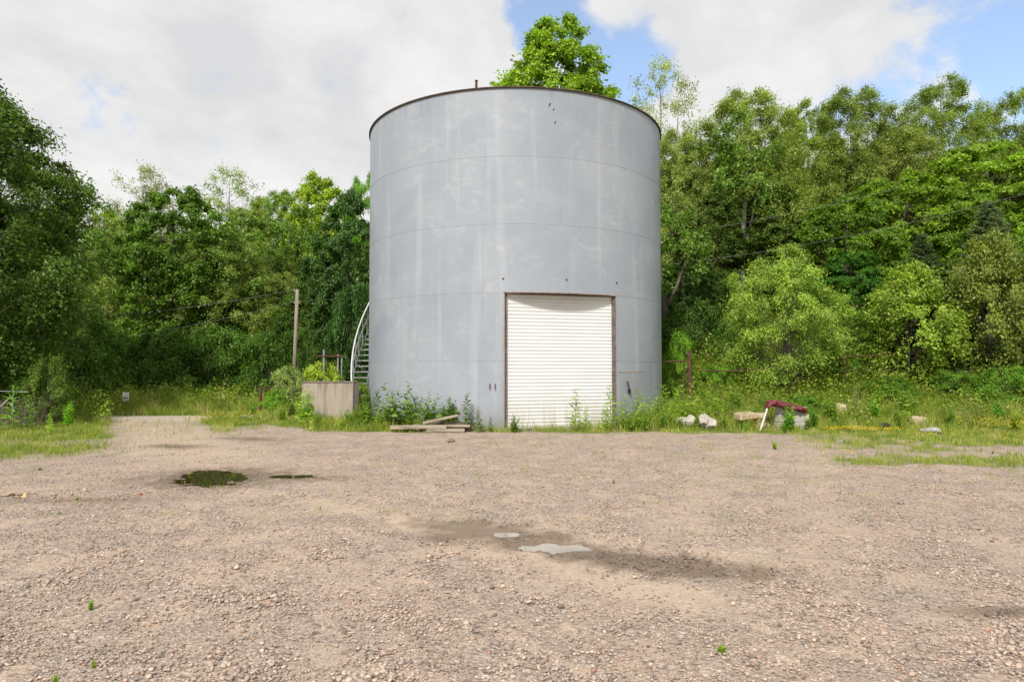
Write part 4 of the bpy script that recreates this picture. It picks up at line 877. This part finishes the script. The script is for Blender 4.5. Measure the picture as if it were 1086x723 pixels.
def build_weeds():
    for a in [('tall', 610, 17.45, 412, 'tall upright leafy weed alone in front of the middle of the roller door'),
              ('tall', 621, 17.5, 430, 'shorter faint weed just right of the lone tall one before the roller door'),
              ('tall', 648, 17.55, 408, 'tallest weed at the right jamb of the roller door'),
              ('tall', 641, 17.5, 428, 'lower weed leaning beside the tallest one at the right jamb'),
              ('tall', 585, 17.4, 446, 'tiny weed at the left-middle foot of the roller door'),
              ('bushy', 545, 17.3, 437, 'small branching weed at the left jamb of the roller door'),
              ('spike', 508, 17.3, 430, 'pointed dark green weed right of the lumber pile'),
              ('spike', 495, 17.7, 416, 'taller pointed dark green weed behind the right end of the lumber pile'),
              ('bushy', 480, 17.9, 418, 'light rounded weed behind the lumber pile'),
              ('bushy', 457, 18.0, 413, 'curly weed against the tank above the lumber pile'),
              ('bushy', 428, 18.3, 402, 'big bushy weed against the tank left of the lumber pile', (.065, .11, .025)),
              ('bushy', 416, 18.1, 412, 'bushy weed left beside the big one against the tank', (.07, .115, .025)),
              ('spike', 400, 18.6, 412, 'narrow dark weed at the left curve of the tank'),
              ('bushy', 441, 17.8, 424, 'low bushy weed at the left end of the lumber pile'),
              ('dry', 446, 17.4, 428, 'dry reddish stalks over the left end of the lumber pile', (.22, .13, .06)),
              ('clump', 336, 18.2, 436, 'leafy clump below the middle left of the concrete block face', (.12, .18, .035)),
              ('clump', 372, 18.5, 430, 'leafy clump hiding the lower right corner of the concrete block', (.13, .20, .035)),
              ('bushy', 312, 19.4, 414, 'grey-green bushy weed at the left end of the concrete block', (.12, .16, .06)),
              ('tall', 290, 19.6, 424, 'tall weed on the flowery mound nearest the rusty barrier', (.11, .17, .035)),
              ('bushy', 470, 18.1, 425, 'low rounded weed just behind the middle of the lumber pile', (.07, .12, .025)),
              ('spike', 520, 17.4, 440, 'short dark spike of weed between lumber pile and roller door'),
              ('clump', 390, 18.2, 420, 'bright green clump right of the concrete block'),
              ('clump', 404, 17.9, 430, 'bright green clump below the narrow dark weed', (.13, .19, .035)),
              ('clump', 380, 18.3, 428, 'light green clump at the right corner of the concrete block'),
              ('bushy', 327, 18.6, 408, 'pale tall weed before the left end of the concrete block', (.17, .24, .07)),
              ('tall', 318, 18.4, 420, 'pale slender weed left of the concrete block', (.18, .25, .07)),
              ('clump', 345, 18.0, 440, 'grassy clump before the foot of the concrete block', (.17, .24, .04)),
              ('dry', 362, 18.2, 430, 'dry grass stalks before the concrete block'),
              ('clump', 362, 17.8, 442, 'low yellow-green clump at the block right foot', (.19, .26, .04)),
              ('clump', 300, 18.8, 428, 'green clump on the flowery mound left of the block'),
              ('tall', 331, 17.3, 442, 'little pale weed at the gravel edge below the block', (.24, .30, .08)),
              ('clump', 270, 21, 425, 'fern-like clump at the rusty post by the lane', (.11, .19, .04)),
              ('tall', 663, 17.9, 418, 'upright weed right of the door jamb'),
              ('tall', 672, 17.7, 424, 'weed before the access hatch, left of two'),
              ('tall', 680, 18.0, 416, 'weed before the access hatch, right of two'),
              ('tall', 688, 18.1, 420, 'weed at the right end of the access hatch'),
              ('tall', 697, 18.3, 414, 'tall weed at the right curve of the tank'),
              ('tall', 706, 18.2, 410, 'tall weed just right of the tank edge'),
              ('tall', 715, 18.4, 416, 'bright upright weed left of the rubble stones'),
              ('tall', 726, 18.8, 412, 'upright weed over the rubble stones'),
              ('tall', 737, 18.5, 418, 'weed behind the right rubble stone'),
              ('tall', 748, 19.0, 410, 'slender weed between rubble and sandstone slabs'),
              ('tall', 760, 18.8, 418, 'weed left of the sandstone slabs'),
              ('tall', 772, 19.2, 410, 'weed behind the left sandstone slab'),
              ('tall', 658, 17.8, 424, 'shorter weed squeezed between right door jamb and hatch', (.14, .20, .035)),
              ('tall', 676, 18.3, 412, 'tallest weed in front of the middle of the access hatch', (.14, .20, .035)),
              ('tall', 692, 18.0, 424, 'short bright weed where the hatch meets the tank curve', (.15, .21, .035)),
              ('tall', 701, 18.6, 408, 'weed reaching highest against the right tank edge', (.12, .18, .035)),
              ('tall', 711, 18.0, 424, 'short weed in front of the gap between tank and rubble', (.15, .21, .035)),
              ('tall', 720, 18.9, 408, 'high weed below the thin rusty post', (.13, .19, .035)),
              ('tall', 733, 19.2, 406, 'high weed below the thick rusty post', (.13, .19, .035)),
              ('tall', 743, 18.2, 426, 'short pale weed before the larger rubble stone', (.16, .21, .05)),
              ('tall', 755, 19.4, 404, 'lanky weed right of the thick rusty post', (.12, .18, .035)),
              ('tall', 765, 18.3, 424, 'weed partly covering the left sandstone slab', (.14, .20, .035)),
              ('clump', 778, 19.6, 408, 'broad clump behind the sandstone slabs', (.09, .14, .028)),
              ('clump', 812, 19.6, 410, 'broad clump behind the maroon cushion left end', (.09, .14, .028)),
              ('clump', 838, 17.3, 440, 'low clump at the foot of the white blocks', (.12, .18, .03)),
              ('clump', 855, 17.5, 438, 'low clump at the right foot of the white blocks', (.10, .155, .03)),
              ('clump', 880, 18.6, 416, 'rounded clump above the left end of the yellow flowers', (.09, .145, .03)),
              ('clump', 950, 18.0, 430, 'rounded clump between black rubbish and grey rock', (.10, .15, .03)),
              ('clump', 1075, 17.6, 432, 'yellow-green clump among the flowers at the right edge', (.15, .20, .03)),
              ('clump', 668, 17.5, 438, 'low clump before the hatch'),
              ('clump', 684, 17.6, 436, 'low clump right before the hatch end'),
              ('clump', 702, 17.8, 434, 'low clump at the tank right edge'),
              ('clump', 720, 17.8, 438, 'low clump at the gravel edge before the rubble'),
              ('clump', 762, 17.9, 442, 'low clump right of the rubble stones'),
              ('clump', 768, 17.8, 438, 'low clump before the sandstone slabs'),
              ('bushy', 833, 17.2, 425, 'weed growing up before the white blocks under the maroon cover', (.10, .19, .03)),
              ('bushy', 800, 18.8, 424, 'weed behind the white pipe'),
              ('clump', 861, 17.9, 428, 'dark leafy clump right of the covered blocks', (.055, .13, .02)),
              ('clump', 790, 17.3, 446, 'low clump at the foot of the white pipe', (.12, .22, .03)),
              ('dry', 905, 19, 398, 'dry curved stalks left of the black rubbish'),
              ('dry', 1022, 18.5, 418, 'tall dry straw stalks near the grey rock', (.26, .20, .10)),
              ('dry', 1035, 18.8, 424, 'dry straw stalks right beside the taller ones', (.26, .20, .10)),
              ('clump', 1008, 18.4, 430, 'greyish clump right of the grey rock', (.08, .15, .05)),
              ('clump', 962, 19, 408, 'tall leafy clump behind the grey rock'),
              ('bushy', 1060, 18.6, 420, 'broad-leaved plant at the right edge', (.06, .17, .03)),
              ('clump', 925, 18.7, 418, 'leafy clump above the black rubbish', (.09, .18, .03)),
              ('clump', 1038, 13.4, 478, 'rounded weed in the grass patch on the right of the yard'),
              ('clump', 1050, 13.0, 486, 'second weed in the grass patch on the right, nearer'),
              ('tall', 55, 16.5, 437, 'pale short weed on the left grass verge', (.20, .30, .07)),
              ('tall', 13, 17.5, 408, 'tall pointed weed at the left edge before the dead brush', (.09, .17, .04)),
              ('tall', 33, 17.8, 418, 'pointed weed right of the dead brush', (.09, .17, .04)),
              ('clump', 75, 18.8, 424, 'tall grass clump at the end of the left verge', (.13, .24, .03))]:
        weed(*a)
    # thicker fringe plants
    TG = [(45, 11.0, 547, 'flat light green tuft in the gravel at far left, largest of the left ones'), (85, 8.6, 572, 'small bright tuft below the flat one on the left'), (102, 4.75, 628, 'upright grass sprig in the lower left gravel'), (107, 3.85, 690, 'bright green sprig by the lower left corner'), (66, 3.62, 704, 'leafy sprig at the bottom left'),
          (762, 4.05, 674, 'lone green weed in the lower right gravel'), (203, 10.6, 492, 'weed standing in the dark puddle, left one'), (232, 10.2, 497, 'weed floating in the dark puddle, right one'), (150, 14.0, 480, 'tuft beside the dirt track'),
          (820, 13.6, 466, 'tuft scattered in the gravel below the covered blocks'), (745, 12.5, 489, 'faint tuft right of the centre yard'), (650, 9.8, 505, 'faint tuft in the gravel before the door'), (105, 12.6, 487, 'low tuft on the verge end'), (1066, 12.2, 500, 'tuft at the right edge of the yard')]
    for px, d, top, lab in TG:
        big = {45: 2.8, 85: 1.8, 762: 2.2, 203: 1.6, 232: 3.0}.get(px, 1.2)
        x = X(px, d); z = GZ(x, d); h = max(.05, (388 - top) / 724 * d + 1.65 - z) if px not in (203, 232) else .07; h = min(h, .16)
        o = empty('grass_tuft', (x, d, z - .003)); o.scale = (h * big, h * big, h); tag(o, lab, 'grass tuft', 'tufts growing singly in the gravel')
        sm, lm = WEED['clump'][rr.randrange(3)]; link(bpy.data.objects.new('stem', sm), o); l = link(bpy.data.objects.new('leaves', lm), o); l.color = (.14, .20, .03, 1)
build_weeds()

# ---------------------------------------------------------------- concrete block, poles, wires, fences, sign
CONC = varied('stained_concrete', (.17, .135, .10), (.44, .37, .29), 3, .9, .5, .01, mapping=(1.6, 1.6, .35), c3=(.35, .30, .245))
def build_structures():
    d = 19.6; x0, x1 = X(320.5, d), X(375.5, d); top = (388 - 403) / 724 * d + 1.65
    t = empty('concrete_block', ((x0 + x1) / 2, d + .2, 0), R(-3)); tag(t, 'weathered grey-brown concrete retaining block left of the tank', 'concrete block')
    q = MB(); w = x1 - x0; q.box((0, .1, top / 2 - .1), (w, .62, top + .1)); q.build('wall', CONC, t, bevel=.018)
    q = MB(); q.box((w / 2 - .04, -.235, top / 2 - .1), (.11, .05, top + .09)); q.build('corner_rib', CONC, t, bevel=.008)
    q = MB(); q.box((0, .1, top - .033), (w + .03, .66, .03)); q.build('cap', varied('cap_lichen', (.12, .10, .08), (.26, .23, .18), 6, .9), t, bevel=.006)
    # utility pole
    d = 26.5; x = X(313.5, d); zt = (388 - 306) / 724 * d + 1.65; z = GZ(x, d)
    t = empty('utility_pole', (x, d, z)); tag(t, 'weathered grey wooden utility pole left of the tank', 'utility pole')
    h = zt - z; q = MB(); q.tube([(-.05, 0, -.3), (-.02, 0, h * .5), (.04, 0, h)], [.085, .075, .062], 12); q.build('pole', WOOD2, t, smooth=True)
    for zz, s in ((h - .08, -1), (h - .55, -1), (h - .55, 1)):
        q = MB(); q.tube([(.03, 0, zz), (.03 + s * .1, -.02, zz + .01), (.03 + s * .1, -.02, zz + .09)], [.014, .014, .03], 8); q.build('insulator', varied('insulator', (.3, .3, .28), (.5, .5, .48), 9, .35), t)
    wm = varied('wire_black', (.10, .10, .095), (.17, .17, .16), 5, .6)
    def wire(a, b, sag, lab, rad=.0065):
        a, b = Vector(a), Vector(b); pts = []
        for i in range(29):
            f = i / 28; p = a.lerp(b, f); p.z -= sag * 4 * f * (1 - f); pts.append(p)
        q = MB(); q.tube(pts, rad, 6); o = q.build('overhead_wire', wm); tag(o, lab, 'wire', 'overhead wires on the pole')
    def wp(px, py, d): return (X(px, d), d, (388 - py) / 724 * d + 1.65)
    zt1 = z + h - .02; zt2 = z + h - .47
    wire((x - .08, d, zt1), wp(-30, 344, 25), .25, 'upper wire running left from the pole top')
    wire((x - .08, d, zt2), wp(-30, 372, 25), .35, 'lower wire running left from below the pole top')
    wire((x + .1, d, zt2), wp(470, 296, 28.5), .15, 'wire running right from the pole towards the tank')
    wire(wp(660, 253, 28.5), wp(960, 196, 27), .25, 'upper wire crossing the trees right of the tank')
    wire(wp(660, 284, 28.5), wp(1180, 178, 22), .5, 'lower wire crossing the trees right of the tank')
    # rusty fence on the right slope
    t = empty('wire_fence', (0, 0, 0)); tag(t, 'rusty post and wire fence climbing the slope right of the tank', 'fence')
    def top3(px, py, d): return Vector(wp(px, py, d))
    pts = []
    for px, ty, by, d, rad in ((725, 381, 413, 22.2, .03), (731, 371, 420, 21.8, .065), (829, 386, 0, 22.2, .04), (895, 366, 0, 22.6, .04), (972, 368, 0, 23.0, .04), (1044, 360, 0, 23.2, .04), (1110, 356, 0, 23.4, .04)):
        p = top3(px, ty, d); g = GZ(p.x, p.y); q = MB(); q.tube([(p.x, p.y, min(g, p.z - .3) - .1), (p.x, p.y, p.z)], rad, 10); q.build('post', RUST, t); pts.append(p)
    q = MB(); a = top3(699, 383, 22.3); b = pts[0] + Vector((0, 0, -.03)); q.tube([a, b], .026, 8); q.build('rail', RUST, t)
    for dz in (-.62, -.12):
        q = MB(); pl = [pts[1] + Vector((0, 0, dz - .2))]
        ys = {1: (738, 392), 2: (829, 388), 3: (895, 377), 4: (972, 370), 5: (1044, 362), 6: (1110, 357)}
        pl = [top3(*ys[i], (21.8, 22.2, 22.6, 23.0, 23.2, 23.4)[i - 1]) + Vector((0, 0, dz + .12)) for i in range(1, 7)]
        sm = []
        for i in range(len(pl) - 1):
            for j in range(6):
                f = j / 6; p = pl[i].lerp(pl[i + 1], f); p.z -= .1 * 4 * f * (1 - f) * .6; sm.append(p)
        sm.append(pl[-1]); q.tube(sm, .021 if dz > -.3 else .008, 6); q.build('rail' if dz > -.3 else 'wire', RUST, t)
    # little culvert wall behind the fence post
    q = MB(); q.box((0, 0, .2), (.95, .3, .7)); o = q.build('concrete_wall', varied('dark_concrete', (.07, .06, .05), (.16, .14, .11), 4, .9), bevel=.02, loc=(X(718, 22.9), 22.9, GZ(X(718, 22.9), 22.9))); tag(o, 'low dark concrete wall behind the thick rusty post', 'wall')
    # rusty post and rail by the lane
    d = 21.3; x = X(277, d); g = GZ(x, d); t = empty('rusty_barrier', (x, d, g)); tag(t, 'rusty post with sloping rail beside the lane end', 'barrier')
    q = MB(); q.tube([(0, 0, -.2), (0, 0, (388 - 408) / 724 * d + 1.65 - g)], .045, 10); q.build('post', RUST, t)
    q = MB(); q.tube([(0, 0, (388 - 413) / 724 * d + 1.65 - g), (.62, .4, (388 - 409) / 724 * d + 1.65 - g)], .022, 8); q.build('rail', RUST, t)
    # posts behind the concrete block
    d = 22.6; t = empty('gate_frame', (X(353, d), d, GZ(X(353, d), d))); tag(t, 'grey post and rusty rail frame behind the concrete block', 'frame'); ox, oz = t.location.x, t.location.z
    for px, ty in ((343.5, 370), (358.5, 375), (362.5, 378)):
        p = Vector(wp(px, ty, d)); q = MB(); q.tube([(p.x - ox, 0, -.2), (p.x - ox, 0, p.z - oz)], .033 if px < 350 else .024, 10); q.build('post', GALV, t)
    q = MB(); a, b = Vector(wp(336, 377, d)), Vector(wp(366, 377, d)); q.tube([(a.x - ox, -.04, a.z - oz), (b.x - ox, -.04, b.z - oz)], .024, 8); q.build('rail', RUST, t)
    # sign
    d = 24.2; x = X(134.5, d); g = GZ(x, d); zt = (388 - 415) / 724 * d + 1.65
    t = empty('notice_sign', (x, d, g)); tag(t, 'small white notice sign with dark marks on a brown post beside the lane', 'sign')
    q = MB(); q.tube([(0, .02, -.2), (0, .02, zt - g - .05)], .022, 8); q.build('post', RUST, t)
    q = MB(); q.box((0, -.012, zt - g - .16), (.225, .012, .31)); pn = q.build('panel', varied('sign_white', (.72, .72, .70), (.80, .80, .79), 6, .4, .05), t, bevel=.002)
    ink = varied('sign_ink', (.03, .03, .03), (.07, .07, .07), 6, .6)
    q = MB(); zz = zt - g - .16
    q.box((-.045, -.0205, zz - .045), (.04, .003, .07)); q.box((-.01, -.0205, zz - .02), (.03, .003, .05)); q.box((.04, -.0205, zz - .045), (.05, .003, .06)); q.box((.055, -.0205, zz + .0), (.018, .003, .05)); q.box((0, -.0205, zz + .075), (.13, .003, .014)); q.build('marks', ink, pn)
    # dead brush with a bent wire at the left edge
    r = random.Random(3); d = 18.6; x = X(14, d); t = empty('brush_pile', (x, d, GZ(x, d))); tag(t, 'dead grey-brown brush and thin branches at the left edge', 'brush pile')
    q = MB()
    for k in range(90):
        a = r.uniform(0, 6.28); l = r.uniform(.4, 1.15); s = r.uniform(.1, .6); b0 = Vector((r.uniform(-.6, .75), r.uniform(-.3, .3), r.uniform(0, .15))); e1 = b0 + Vector((math.cos(a) * s * .5, math.sin(a) * s * .5, l * .6)); e2 = e1 + Vector((math.cos(a) * s, math.sin(a) * s, l * .25 * r.uniform(-.6, 1)))
        q.tube([b0, e1, e2], [.008, .006, .003], 4, cap=False)
    q.build('twigs', varied('dead_twig', (.12, .09, .07), (.26, .21, .17), 9, .9), t)
    q = MB(); q.tube([(-.7, -.35, .05), (-.1, -.35, .55), (.15, -.3, .82)], [.02, .018, .012], 6); q.build('branch', varied('pale_branch', (.4, .37, .33), (.55, .52, .47), 9, .85), t)
    q = MB(); q.tube([(.18, -.2, 0), (.17, -.2, 1.15)], .012, 8); q.build('post', GALV, t); q = MB(); q.tube([(-.8, -.2, 1.02), (.6, -.2, .98)], .007, 6); q.build('rail', GALV, t)
    # pale rocks along the end of the lane
    rk = random.Random(9)
    for i, (px, py, s, lab) in enumerate(((262, 438, .17, 'pale rock at the lane edge, lowest of the four'), (268, 436, .13, 'pale rock second from the lowest at the lane edge'), (273, 434.5, .15, 'pale rock just left of the rusty barrier post'), (280, 434, .12, 'pale rock right under the rusty barrier post'))):
        d = 20.8; x = X(px, d); o = rock('rock', s, 60 + i, varied('pale_rock', (.42, .37, .29), (.58, .53, .45), 5, .9) if i == 0 else bpy.data.materials['pale_rock']); o.location = (x, d - i * .1, GZ(x, d - i * .1) + s * .2); tag(o, lab, 'rock', 'pale rocks by the lane')
def rock(name, s, seed, mat, flat=.6, parent=None, wide=1.0):
    import bmesh
    bm = bmesh.new(); bmesh.ops.create_icosphere(bm, subdivisions=3, radius=1.0); r = random.Random(seed); pl = [(Vector((r.gauss(0, 1), r.gauss(0, 1), r.gauss(0, 1))).normalized(), r.uniform(.55, .85)) for _ in range(9)]
    for v in bm.verts:
        p = v.co.copy()
        for n, k in pl:
            e = p.dot(n) - k
            if e > 0: p -= n * e
        p += Vector((r.gauss(0, .012),) * 3); v.co = Vector((p.x * s * wide, p.y * s * .85, p.z * s * flat))
    me = bpy.data.meshes.new(name); bm.to_mesh(me); bm.free(); me.materials.append(mat); return link(bpy.data.objects.new(name, me), parent)
build_structures()

def build_debris():
    def board(px0, px1, py, d, th, w, rz=0, ry=0, lab='', mat=WOOD, zt=None, name='board'):
        x0, x1 = X(px0, d), X(px1, d); L_ = (x1 - x0) / max(.5, math.cos(R(rz)) * math.cos(R(ry))); z = (388 - py) / 724 * d + 1.65 if zt is None else zt
        q = MB(); n = 8
        for k in range(1): q.box((0, 0, 0), (L_, w, th))
        o = q.build(name, mat, bevel=.006, loc=((x0 + x1) / 2, d, z)); o.rotation_euler = (0, R(-ry), R(rz)); tag(o, lab, 'board', 'boards in the lumber pile'); return o
    # lumber pile left of the door
    board(453, 493, 453.3, 17.25, .075, .2, 2, 0, 'short lowest board of the lumber pile, at the front', zt=.055)
    board(478, 500, 452.6, 17.55, .11, .16, -4, 0, 'dark thick timber end under the right of the lumber pile', mat=varied('dark_timber', (.07, .05, .04), (.2, .15, .11), 6, .9, .5, .01), zt=.06)
    board(430, 452, 453.3, 17.6, .08, .15, 5, 0, 'low block under the left of the lumber pile', zt=.045)
    board(415, 474, 448.3, 17.30, .078, .21, 2, .4, 'long pale weathered board across the front of the lumber pile', zt=.135)
    board(472, 499, 448.0, 17.45, .05, .24, -5, 0, 'pale board at the right end of the lumber pile', zt=.15)
    board(438, 492, 447, 17.65, .055, .22, 3, 0, 'greyish middle board at the back of the lumber pile', mat=WOOD2, zt=.14)
    board(458, 497, 446, 17.72, .06, .16, -6, 0, 'dark grey board lying under the tilted top board of the lumber pile', mat=bpy.data.materials['dark_timber'], zt=.20)
    board(449, 486, 440, 17.50, .06, .13, 4, 11.5, 'topmost board of the lumber pile, tilted up to the right', zt=.315)
    o = rock('clod', .085, 4, varied('clod', (.13, .10, .05), (.26, .21, .12), 7, .9), .7); x = X(478.6, 15.1); o.location = (x, 15.1, GZ(x, 15.1) + .03); tag(o, 'small brown clod on the gravel in front of the lumber pile', 'clod')
    gr = varied('rubble_stone', (.34, .31, .26), (.56, .51, .44), 6, .9); sd_ = varied('sandstone', (.40, .31, .20), (.58, .47, .33), 5, .9)
    for i, (px, py, s, w, lab) in enumerate(((723, 437, .16, 1.2, 'small pale rubble stone, leftmost near the tank'), (731, 432, .13, 1.0, 'pale rubble stone on top beside the leftmost one'), (747, 436, .19, 1.1, 'larger pale rubble stone in the weeds'), (754, 439, .15, 1.0, 'pale rubble stone at the right of the larger one'))):
        d = 18.15 - .25 * (i % 2); x = X(px, d); s *= 1.25; o = rock('rubble_stone', s, 10 + i, gr, .95, wide=w); o.location = (x, d, GZ(x, d) + s * (.8 if i != 1 else 1.6)); tag(o, lab, 'stone', 'rubble stones in the weeds')
    def slab(px, py, d, L_, w, th, rz, ry, mat, name, lab, cat, grp=None):
        q = MB(); q.box((0, 0, 0), (L_, w, th), taper=.94); o = q.build(name, mat, bevel=.014, loc=(X(px, d), d, (388 - py) / 724 * d + 1.65)); o.rotation_euler = (R(4), R(ry), R(rz)); tag(o, lab, cat, grp); return o
    slab(789, 439.5, 18.0, .46, .4, .15, 8, -6, sd_, 'stone_slab', 'tan sandstone slab left, tilted', 'slab', 'sandstone slabs')
    slab(804, 439.2, 18.2, .40, .36, .10, -10, 0, sd_, 'stone_slab', 'flat tan sandstone slab on top at the right, beside the white pipe', 'slab', 'sandstone slabs')
    slab(806, 443.5, 18.2, .32, .3, .14, 4, 2, varied('dark_stone', (.16, .10, .07), (.30, .21, .15), 5, .9), 'stone_slab', 'dark brown stone under the right sandstone slab', 'slab', 'sandstone slabs')
    slab(808, 448.5, 18.1, .30, .3, .10, -6, 0, sd_, 'stone_slab', 'lowest tan stone under the dark brown one', 'slab', 'sandstone slabs')
    # cinder blocks with a maroon cover
    cb = varied('cinder_block', (.34, .32, .28), (.58, .56, .52), 9, .92, .4, .006)
    def cinder(px, zc, d, rz, lab, ry=0):
        t = empty('cinder_block', (X(px, d), d, zc), R(rz)); t.rotation_euler = (0, R(ry), R(rz)); tag(t, lab, 'cinder block', 'white cinder blocks under the maroon cover')
        q = MB(); L_, W_, H_ = .40, .20, .195
        for y in (-1, 1): q.box((0, y * (W_ / 2 - .016), 0), (L_, .032, H_))
        for xx in (-1, 0, 1): q.box((xx * (L_ / 2 - .017), 0, 0), (.034, W_ - .066, H_ - .002))
        q.build('body', cb, t, bevel=.004)
    g = GZ(X(838, 17.9), 17.9)
    cinder(829, g + .10, 17.9, 12, 'cinder block bottom left of the stack under the maroon cover'); cinder(846, g + .10, 17.9, -4, 'cinder block bottom right of the stack')
    cinder(847, g + .30, 17.9, 3, 'cinder block middle right, second from the ground'); cinder(829, g + .31, 17.95, 22, 'cinder block middle left, turned askew'); cinder(845, g + .50, 17.9, -6, 'cinder block topmost on the right, under the cover'); cinder(826.5, g + .51, 18.0, 60, 'cinder block topmost on the left, seen narrow end on')
    # crumpled maroon vinyl bolster
    m, N, L, b = nodes('maroon_vinyl'); tc = N.new('ShaderNodeTexCoord').outputs['Object']; n1 = NOISE(N, L, 9, 6, .65, tc, dist=1.0)
    L.new(RAMP(N, L, n1.outputs[0], (.35, (.10, .012, .022)), (.62, (.22, .035, .05)), (.72, (.34, .13, .13))), b.inputs['Base Color']); b.inputs['Roughness'].default_value = .5; BUMP(N, L, b, n1.outputs[0], .8, .03)
    r = np.random.RandomState(2); pts = [Vector((X(px, d), d, (388 - py) / 724 * d + 1.65)) for px, py, d in ((811.5, 431.5, 17.62), (814, 427.5, 17.66), (819, 426.2, 17.7), (826, 427.4, 17.74), (833, 429.2, 17.78), (841, 431.0, 17.8), (848, 432.8, 17.8), (854, 434.4, 17.82))]
    n = 40; k = 18; V = []; F = []
    for i in range(n):
        f = i / (n - 1) * (len(pts) - 1); j = min(int(f), len(pts) - 2); p = pts[j].lerp(pts[j + 1], f - j); tt = i / (n - 1); rad = .085 * (1 - (2 * tt - 1) ** 10) ** .5 + .006
        for q_ in range(k):
            a = 6.283 * q_ / k; w = 1 + .14 * math.sin(3 * a + i * .55) + .10 * math.sin(5 * a - i * .9) + .05 * r.randn()
            V.append((p.x + .012 * math.sin(i * .7), p.y + math.cos(a) * rad * 1.9 * w, p.z + math.sin(a) * rad * .92 * w))
    for i in range(n - 1):
        for q_ in range(k): F.append((i * k + q_, i * k + (q_ + 1) % k, (i + 1) * k + (q_ + 1) % k, (i + 1) * k + q_))
    q = MB(); q.add(V, F + [tuple(range(k))[::-1], tuple((n - 1) * k + j for j in range(k))]); o = q.build('vinyl_cover', m, smooth=True); tag(o, 'crumpled maroon vinyl cushion draped over white cinder blocks', 'cushion')
    # white pipe leaning under its left end
    a = Vector((X(805, 17.35), 17.35, GZ(X(805, 17.35), 17.35) + .02)); bb = Vector((X(813.5, 17.6), 17.6, (388 - 430.5) / 724 * 17.6 + 1.65))
    q = MB(); q.tube([a, bb], .021, 10); o = q.build('white_pipe', varied('pipe_white', (.62, .62, .60), (.78, .78, .77), 6, .4, .1, .002)); tag(o, 'thin white pipe leaning against the left end of the maroon cushion', 'pipe')
    # grey rock, black rubbish, sandy clods, leaf litter
    o = rock('rock', .22, 21, varied('grey_rock', (.27, .26, .26), (.46, .44, .43), 6, .9), .55, wide=1.25); x = X(984, 17.0); o.location = (x, 17.0, GZ(x, 17) + .05); tag(o, 'flat grey rock half sunk in the grass on the right', 'rock')
    o = rock('rubbish_bag', .14, 22, DARK, .8); x = X(937, 17.9); o.location = (x, 17.9, GZ(x, 17.9) + .12); tag(o, 'small black rubbish lump in the weeds above the yellow flowers', 'rubbish')
    for i, (px, py, s, lab) in enumerate(((888, 421, .26, 'tan bare boulder in the weeds, left one on the slope'), (973, 431, .16, 'small tan boulder left above the grey rock'))):
        d = (20.3, 18.6)[i]; s *= 1.5; o = rock('boulder', s, 30 + i, sd_, .95); x = X(px, d); o.location = (x, d, GZ(x, d) + s * .7); tag(o, lab, 'boulder')
    # dry curled leaf with its twig
    x = X(21, 8.7); t = empty('dry_leaf', (x, 8.7, GZ(x, 8.7) + .015), .3); tag(t, 'curled tan dead leaf with a dark twig on the gravel at the far left', 'leaf')
    q = MB(); pr = []
    for i in range(9):
        f = i / 8; w = .055 * math.sin(math.pi * min(1, f * .95 + .05)) * (1 + .5 * math.sin(f * 14)); pr += [(-.09 + .2 * f, -w, .02 + .035 * math.sin(f * 5)), (-.09 + .2 * f, 0, .0 + .03 * math.sin(f * 5)), (-.09 + .2 * f, w, .03 + .03 * math.cos(f * 6))]
    q.add(pr, [(i * 3 + j, i * 3 + 3 + j, i * 3 + 4 + j, i * 3 + 1 + j) for i in range(8) for j in range(2)]); q.build('blade', varied('dead_leaf', (.42, .27, .13), (.62, .44, .25), 20, .8), t, smooth=True)
    q = MB(); q.tube([(-.26, .03, .0), (-.1, 0, .015), (.05, .01, .02), (.22, .05, .015)], [.004, .006, .005, .003], 5); q.build('twig', varied('dark_twig', (.03, .025, .02), (.08, .065, .05), 9, .9), t)
    o = rock('brick_piece', .045, 41, varied('brick_red', (.35, .12, .06), (.5, .2, .1), 9, .9), .5); x = X(181, 9.7); o.location = (x, 8.95, GZ(x, 8.95) + .01); tag(o, 'small orange brick fragment below the dark puddle', 'brick fragment')
    o = rock('brick_piece', .035, 42, bpy.data.materials['brick_red'], .5, wide=1.3); x = X(6, 15.9); o.location = (x, 14.6, GZ(x, 14.6) + .02); tag(o, 'brick fragment in the grass at the left edge', 'brick fragment'); o.data = o.data.copy(); o.data.materials[0] = bpy.data.materials['pale_rock']; o['label'] = 'whitish stone in the grass at the left edge'; o['category'] = 'stone'; o.name = 'stone'
build_debris()
